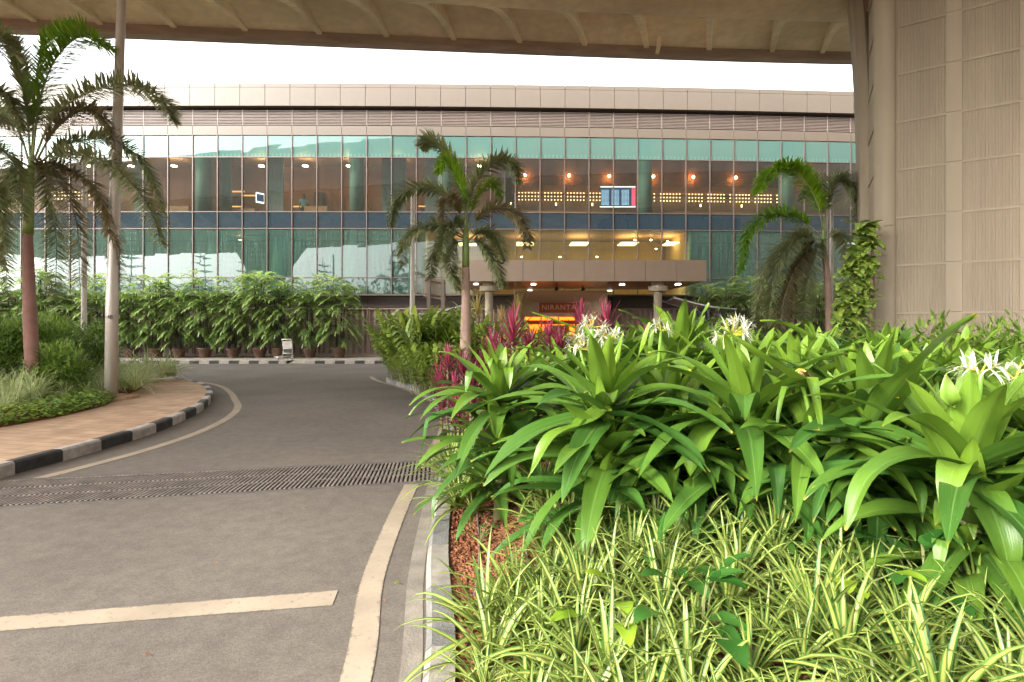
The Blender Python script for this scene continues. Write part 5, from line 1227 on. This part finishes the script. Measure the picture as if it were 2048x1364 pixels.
# ti plants (cordyline)
def ti(seed, mt, n=30, L=.44, W=.052):
    random.seed(seed); mb = MB()
    for i in range(n):
        u = i/n; a = i*2.399; el = R(85-80*u+random.uniform(-8, 8)); v = Vector((math.cos(a)*math.cos(el), math.sin(a)*math.cos(el), math.sin(el)))
        mb.leaf((0, 0, -.18*u), v, L*random.uniform(.8, 1.1), W*random.uniform(.8, 1.1), droop=.5+.8*u, n=7, fold=.3, t=max(0, min(1, 1.05-1.1*u+random.uniform(-.15, .15))), nc=2, prof='lance', roll=random.uniform(-.4, .4))
    o = mb.build('foliage', M[mt], None, True); me = o.data; bpy.data.objects.remove(o); return me
tp = [ti(300+s, 'cordm') for s in range(3)]; tq = [ti(310+s, 'cordp', 30) for s in range(3)]
tis = [(1025, 672, 7.2, 1.15, 0, 'ti plant with the largest bright pink crown, right of the middle palm trunk'), (985, 700, 8, .9, 0, 'ti plant with dark red leaves between palm trunk and the big pink one'), (1163, 650, 8.0, 1.05, 0, 'pink ti plant in front of the entrance sign'), (1213, 655, 7.6, 1.1, 0, 'tall pink ti plant right of the entrance doors'), (1098, 680, 8.2, .9, 0, 'pink ti plant below the amber doors'),
 (895, 730, 8.5, .9, 0, 'ti plant with orange red upright leaves left of the palm trunk base'), (925, 745, 7.8, .85, 1, 'ti plant just below the palm trunk'), (880, 765, 8.6, .85, 0, 'ti plant with magenta tips next to the ginger bushes'), (910, 790, 7.6, .9, 0, 'ti plant with magenta leaves at the middle of the kerbside cluster'), (945, 770, 6.9, .9, 1, 'dark purple ti plant above the leaning lily'), (885, 800, 7.9, .75, 1, 'lowest purple ti plant at the kerb edge'), (915, 820, 7.0, .8, 0, 'small magenta ti plant by the kerb over the road'), (1060, 705, 7.8, 1, 1, 'purple ti plant right of the largest pink one'), (1000, 725, 6.8, .95, 1, 'purple leaved ti plant in front of the palm'), (1120, 700, 7.0, .9, 1, 'dark ti plant behind the first white lily blooms'), (1345, 700, 7.8, .8, 0, 'small dark red ti plant behind the lilies under the shelter'), (1280, 690, 8.0, .9, 0, 'pinkish ti plant near the blue podium'), (960, 745, 8.2, .9, 1, 'purple ti plant right beside the palm trunk')]
for i, (px, py, d, sc, kd, lab) in enumerate(tis):
    p = P(px, py, d); gz = bedz(p.x, p.y); p.z = max(p.z, gz+.25); o = empty('ti_plant', (p.x, p.y, gz), i, lab, 'ti plant', 'pink and purple ti plants')
    f = bpy.data.objects.new('foliage', (tq if kd else tp)[i % 3]); link(f, o); f.location = (0, 0, p.z-gz); f.scale = (sc,)*3
    f = bpy.data.objects.new('lower_foliage', tq[(i+1) % 3]); link(f, o); f.location = (0, 0, (p.z-gz)*.6); f.scale = (sc*.85,)*3; f.rotation_euler = (0, 0, 1)
    mb = MB(); mb.tube([(0, 0, -.03), (.02, .01, (p.z-gz)*.5), (0, 0, p.z-gz)], .02, 8); mb.build('stem', M['stem'], o, True)
# shell ginger
def ginger(seed, h=1.75):
    random.seed(seed); o = empty('shell_ginger', (0, 0, 0), 0, 'x', 'ginger bush'); mb = MB(); sm = MB()
    for s in range(38):
        a = random.random()*6.28; r0 = random.uniform(0, .45); b0 = Vector((r0*math.cos(a), r0*math.sin(a), 0)); ln = h*random.uniform(.6, 1.05); lean = random.uniform(.15, .75)
        tp_ = b0 + Vector((math.cos(a)*lean, math.sin(a)*lean, ln)); mid = b0.lerp(tp_, .55)+Vector((0, 0, .15)); path = spline([b0, mid, tp_], 14); sm.tube(path[::2], .012, 5)
        for k in range(3, 15):
            d = (path[min(k+1, 14)]-path[k-1]).normalized(); side = d.cross(Vector((math.sin(s), math.cos(s), .2))).normalized()*(1 if k % 2 else -1)
            mb.leaf(path[k], side*.8+d*.7, random.uniform(.36, .5), .13, droop=1.5, n=5, fold=.22, t=random.random()*.7+.3*(k/14), nc=1, prof='lance')
    mb.build('foliage', M['ginger'], o, True); sm.build('stems', M['stem'], o); return o
gs = [ginger(401), ginger(402, 1.6)]; kgs = [children(g) for g in gs]
gl = [(830, 715, 15.2, 1.05, 'variegated ginger bush nearest the slim pole, on the left front corner'), (862, 715, 14.4, 1.1, 'variegated ginger bush in front of the road sign posts'), (800, 740, 16.6, .8, 'low ginger bush overhanging the kerb tip'), (900, 715, 14.8, 1.05, 'variegated ginger bush touching the palm trunk on its left'), (845, 760, 12.9, .62, 'small ginger bush at the kerb below the others'), (960, 700, 14, .8, 'yellow green ginger bush right of the palm trunk'), (1010, 700, 13.5, .72, 'ginger bush behind the big pink ti plant'), (1110, 690, 11, .68, 'ginger bush with striped leaves in front of the doors'), (1060, 700, 14.5, .66, 'ginger bush left of the doors behind the ti plants'), (815, 725, 17.6, .85, 'ginger bush at the rear left behind the kerb tip'), (1180, 690, 13, .6, 'ginger bush behind the white blooms'), (812, 720, 15.9, .85, 'ginger bush leaning over the kerb at the road bend'), (797, 720, 17.3, .95, 'leftmost ginger bush, its leaves hanging over the kerb'), (850, 720, 13.9, .7, 'low ginger bush over the kerb in front of the larger ones'), (880, 720, 12.2, .6, 'small ginger bush touching the magenta ti plants')]
for i, (px, py, d, sc, lab) in enumerate(gl):
    o = gs[i] if i < 2 else copy_tree(gs[i % 2], kgs[i % 2]); x = (px-CX)/F*d
    o.location = (x, d, bedz(x, d)); o.rotation_euler = (0, 0, i*1.9); o.scale = (sc*1.15, sc*1.15, sc*1.02); tag(o, lab, 'ginger bush', 'variegated ginger bushes')
# dracaenas
def dracaena(px, py, d, sc, lab):
    p = P(px, py, d); gz = bedz(p.x, p.y); o = empty('dracaena', (p.x, p.y, gz), 0, lab, 'dracaena', 'spiky yellow dracaenas'); mb = MB()
    for i in range(60):
        u = i/60; a = i*2.399; el = R(85-95*u+random.uniform(-8, 8)); v = Vector((math.cos(a)*math.cos(el), math.sin(a)*math.cos(el), math.sin(el)))
        mb.leaf((0, 0, p.z-gz-.2*u), v, .62*sc*random.uniform(.8, 1.1), .035*sc, droop=.5, n=5, fold=.3, t=random.random(), prof='grass')
    mb.build('foliage', M['drac'], o); mb = MB(); mb.tube([(0, 0, 0), (.03, 0, (p.z-gz)*.5), (0, 0, p.z-gz)], .035, 8); mb.build('stem', M['trunk'], o)
dracaena(955, 622, 14, .95, 'spiky yellow dracaena in front of the left canopy column'); dracaena(1038, 622, 14.5, .95, 'spiky yellow dracaena at the left door jamb'); dracaena(1003, 640, 13.5, .75, 'shorter spiky dracaena between the two taller ones')
# leafy shrubs
def leafball(mb, c, rx_, ry_, rz_, n, L, W, prof='lance', t0=0, t1=1, shell=.55):
    for i in range(n):
        v = Vector((random.gauss(0, 1), random.gauss(0, 1), random.gauss(0, 1))).normalized(); r = random.uniform(shell, 1)*(1+.25*mn.noise(v*2.2+Vector(c)))
        if v.z < -.8: continue
        q = Vector(c)+Vector((v.x*rx_*r, v.y*ry_*r, v.z*rz_*r)); dv = v+Vector((random.uniform(-.7, .7), random.uniform(-.7, .7), random.uniform(-.3, .6)))
        mb.leaf(q, dv, L*random.uniform(.6, 1.2), W, droop=.9, n=3, fold=.2, t=random.uniform(t0, t1), nc=1, prof=prof)
def shrub(name, loc, r, h, n, L_, W_, mt, label, cat='shrub', group=None, prof='lance', t0=0, t1=1):
    o = empty(name, loc, 0, label, cat, group); mb = MB(); sm = MB()
    for k in range(9):
        a = random.random()*6.28; rr = random.uniform(0, r*.55); hh = h*random.uniform(.28, .74); c = (rr*math.cos(a), rr*math.sin(a), hh); leafball(mb, c, r*.6, r*.6, h*.36, n//9, L_, W_, prof, t0, t1, .3); sm.tube([(0, 0, 0), (c[0]*.6, c[1]*.6, hh*.6), c], [.02, .014, .006], 6)
    mb.build('foliage', M[mt], o); sm.build('branches', M['darkstem'], o); return o
random.seed(55)
shrub('croton', (P(1000, 655, 12.5).x, 12.5, .4), .55, 1.15, 900, .18, .06, 'croton', 'golden yellow croton bush behind the big pink ti plant', 'croton')
shrub('croton', (P(1075, 655, 13.5).x, 13.5, .4), .5, 1.0, 700, .18, .06, 'croton', 'yellow green croton bush left of the amber doors', 'croton')
for px, d, h, lab in ((1850, 9.0, 1.45, 'dark leafy shrub at the foot of the fluted pier, left of the tall leaf tip'), (1950, 8.6, 1.35, 'dark leafy shrub at the foot of the pier behind the tall leaf tip'), (2030, 8.0, 1.5, 'dark leafy shrub at the right edge under the pier'), (1780, 9.8, 1.25, 'dark shrub below the climbing vine at the pier corner'), (1700, 11, 1.2, 'dark shrub at the base of the right palm'), (1600, 13, 1.1, 'low dark shrub left of the right palm')):
    x = (px-CX)/F*d; o = shrub('umbrella_shrub', (x, d, .42), .75, h, 900, .2, .05, 'shrub' if px > 1800 else 'palmd', lab, 'shrub')
# pothos on the pier
PV = empty('climbing_vine', (P(1735, 690, 12.9).x, 12.9, .4), 0, 'variegated pothos vine climbing the left corner of the concrete pier', 'vine')
random.seed(77); mb = MB(); sm = MB()
org = PV.location
for pxs in ((1744, 1750, 1746, 1752), (1735, 1738, 1742, 1748)):
    sm.tube(spline([P(pxs[0], 720, 12.9)-org, P(pxs[1], 620, 12.85)-org, P(pxs[2], 520, 12.85)-org, P(pxs[3], 440, 12.9)-org], 14), .014, 6)
for i in range(460):
    py = random.uniform(445, 745); t = (py-445)/300; cx = 1738-16*min(1, t*2.2); hw = 14+38*min(1, t*2.5)+(20*max(0, t-.75)/.25)
    px = cx+random.uniform(-hw, hw*.45); q = P(px, py, 12.75-random.random()*.35)-org
    L_ = random.uniform(.28, .48)
    mb.leaf(q, (random.uniform(-.9, .3), -.6, random.uniform(-.5, .3)), L_, L_*.62, droop=1.4, n=6, fold=.15, t=random.random(), nc=2, prof='heart')
for px, py, dx in ((1700, 445, -1), (1765, 455, 1), (1752, 515, 1), (1758, 560, 1), (1750, 600, 1)):
    q = P(px, py, 12.6)-org; mb.leaf(q, (dx*.8, -.3, .3), .32 if dx < 0 else .24, .16, droop=1.1, n=6, fold=.15, t=.9, nc=2, prof='heart'); sm.tube([P(1748, py+15, 12.85)-org, q], .005, 5)
mb.build('leaves', M['pothos'], PV, True); sm.build('vines', M['rachis'], PV)

# ---------------------------------------------------------------- left island planting
random.seed(61)
lt = [tuft(500+s, 'lily', 52, .62, .02, 2.2, 82) for s in range(4)]
lt2 = [tuft(520+s, 'lily', 44, .8, .028, 2.0, 84) for s in range(3)]
def islz(x, y): return .30
bedr = [(-8.25, 8.2), (-8.1, 9.3), (-8.3, 10.6), (-8.6, 11.3), (-9.2, 12.6), (-9.75, 13.8), (-10.6, 15)]
def bedxl(y): return interp(y, [b[1] for b in bedr], [b[0] for b in bedr])
pts = []; tries = 0
while len(pts) < 62 and tries < 5000:
    tries += 1; y = random.uniform(8.4, 15.4); x = bedxl(y)-random.uniform(.35, 3.6)
    if (x+8.95)**2+(y-11.72)**2 < .35**2: continue
    if y < 11.5 and x > bedxl(y)-.9: continue
    if any((x-a)**2+(y-b)**2 < .32**2 for a, b in pts): continue
    pts.append((x, y))
ex_ = []
tries = 0
while len(ex_) < 34 and tries < 5000:
    tries += 1; y = random.uniform(12.0, 16.3); x = bedxl(y) + .25 - 2.2*random.random()**1.3
    if any((x-a)**2+(y-b)**2 < .26**2 for a, b in ex_): continue
    ex_.append((x, y))
for i, (x, y) in enumerate(ex_):
    place_tuft(x, y, i, random.uniform(1.2, 1.55), 'cream edged lilyturf tuft in the clump right of the lamp post', 'lilyturf', lt2 if i % 3 == 0 else lt, 'lilyturf tufts right of the lamp post', z=.2, lift=.04)
for i in range(20):
    y = random.uniform(9.2, 11.4); x = bedxl(y)-random.uniform(.6, 2.8)
    place_tuft(x, y, i, random.uniform(.9, 1.2), 'tall cream edged lilyturf tuft between the lamp post and the left palm', 'lilyturf', lt2, 'lilyturf tufts left of the lamp post', z=.22, lift=.04)
for i, (x, y) in enumerate(pts):
    right = (x/y*F+CX) > 228
    place_tuft(x, y, i, random.uniform(.85, 1.15), 'cream edged lilyturf tuft in the clump right of the lamp post' if right else 'cream edged lilyturf tuft between the lamp post and the left palm', 'lilyturf', lt, 'lilyturf tufts right of the lamp post' if right else 'lilyturf tufts left of the lamp post', z=.2, lift=.02)
mb = MB()
for i in range(4200):
    y = random.uniform(7.0, 11.6); x = bedxl(y)-random.uniform(-.03, 1.0)**1.0; 
    h = .17+random.uniform(0, .22)*min(1, (bedxl(y)-x+.1)*3); a = random.random()*6.28
    mb.leaf((x, y, h), (math.cos(a), math.sin(a), random.uniform(.1, .7)), random.uniform(.06, .11), .05, droop=1, n=3, fold=.12, t=random.random(), nc=1, prof='oval')
tag(mb.build('ground_cover', M['cover']), 'bright green low leafy ground cover edging the brick pavement', 'ground cover', kind='stuff')
for px, d, r, h, lab in ((20, 12.8, 1.1, 1.75, 'dense fine leaved shrub at the far left behind the palm trunk'), (110, 13.2, 1.1, 1.8, 'dense fine leaved shrub just right of the left palm trunk'), (160, 14.2, 1.0, 1.55, 'shrub with fine leaves in front of the slim pale pole'), (60, 14.5, 1.2, 1.9, 'taller fine leaved shrub behind the left palm trunk'), (-40, 12, 1.2, 1.8, 'fine leaved shrub cut by the left edge'), (185, 15.2, .8, 1.2, 'smaller shrub right of the slim pole, beside the lamp post'), (105, 11.6, .8, 1.05, 'low glossy shrub between palm trunk and lamp post')):
    x = (px-CX)/F*d; shrub('garden_shrub', (x, d, .25), r, h, 3600, .16, .04, 'shrub', lab, 'shrub', 'fine leaved shrubs on the left island')

# ---------------------------------------------------------------- things behind the camera that the glass mirrors
random.seed(88)
for i, (x, y, h) in enumerate(((-70, -34, 19), (-56, -34, 16), (-47, -33, 20), (-41, -33, 15), (-32, -33, 14), (-19, -33, 16))):
    o = empty('pine_tree', (x, y, 0), 0, 'layered conifer standing behind the camera, mirrored in the glass', 'tree', 'conifers mirrored in the glass')
    mb = MB(); mb.tube([(0, 0, 0), (0, 0, h)], [.25, .04], 8); mb.build('trunk', M['darkstem'], o); mb = MB()
    for k in range(9):
        z = h*(.25+.72*k/9); r = 2.6*(1-k/10)
        for j in range(110):
            a = random.random()*6.28; rr = r*random.random()**.5; mb.leaf((rr*math.cos(a), rr*math.sin(a), z+.25*rr), (math.cos(a), math.sin(a), .2), .7, .25, droop=.4, n=2, t=random.random())
    mb.build('crown', M['treeg'], o)
mb = MB()
for i in range(9000):
    x = random.uniform(-90, 60); y = random.uniform(-45, -34); hh = 9.5+5*mn.noise((x*.07, 0, 0)); z = random.uniform(2, hh)
    mb.leaf((x, y, z), (random.uniform(-1, 1), random.uniform(-1, 1), random.uniform(-.2, 1)), .9, .4, droop=.6, n=2, t=random.random(), nc=1, prof='oval')
tag(mb.build('hedge', M['treeg']), 'far line of bushes mirrored in the lower glass', 'bushes', kind='stuff')
BB = empty('sky_blocker', (22, -16, 0), 0, 'unseen plain beige block added behind the camera to keep sky out of the glass', 'building')  # unseen block, added to close the sky gap mirrored in the right hand glass
mb = MB(); mb.box(-23, 55, -6, 0, 0, 16.5); mb.build('wall', M['pier'], BB)
mb = MB()
for k in range(24):
    for z in (1.2, 4.6, 8.0, 11.4): mb.box(-17.5+k*3, -15.7+k*3, -.02, .04, z, z+1.9)
mb.build('windows', M['g_navy'], BB)
print('objects', len(scene.objects), 'polys', sum(len(o.data.polygons) for o in scene.objects if o.type == 'MESH'))
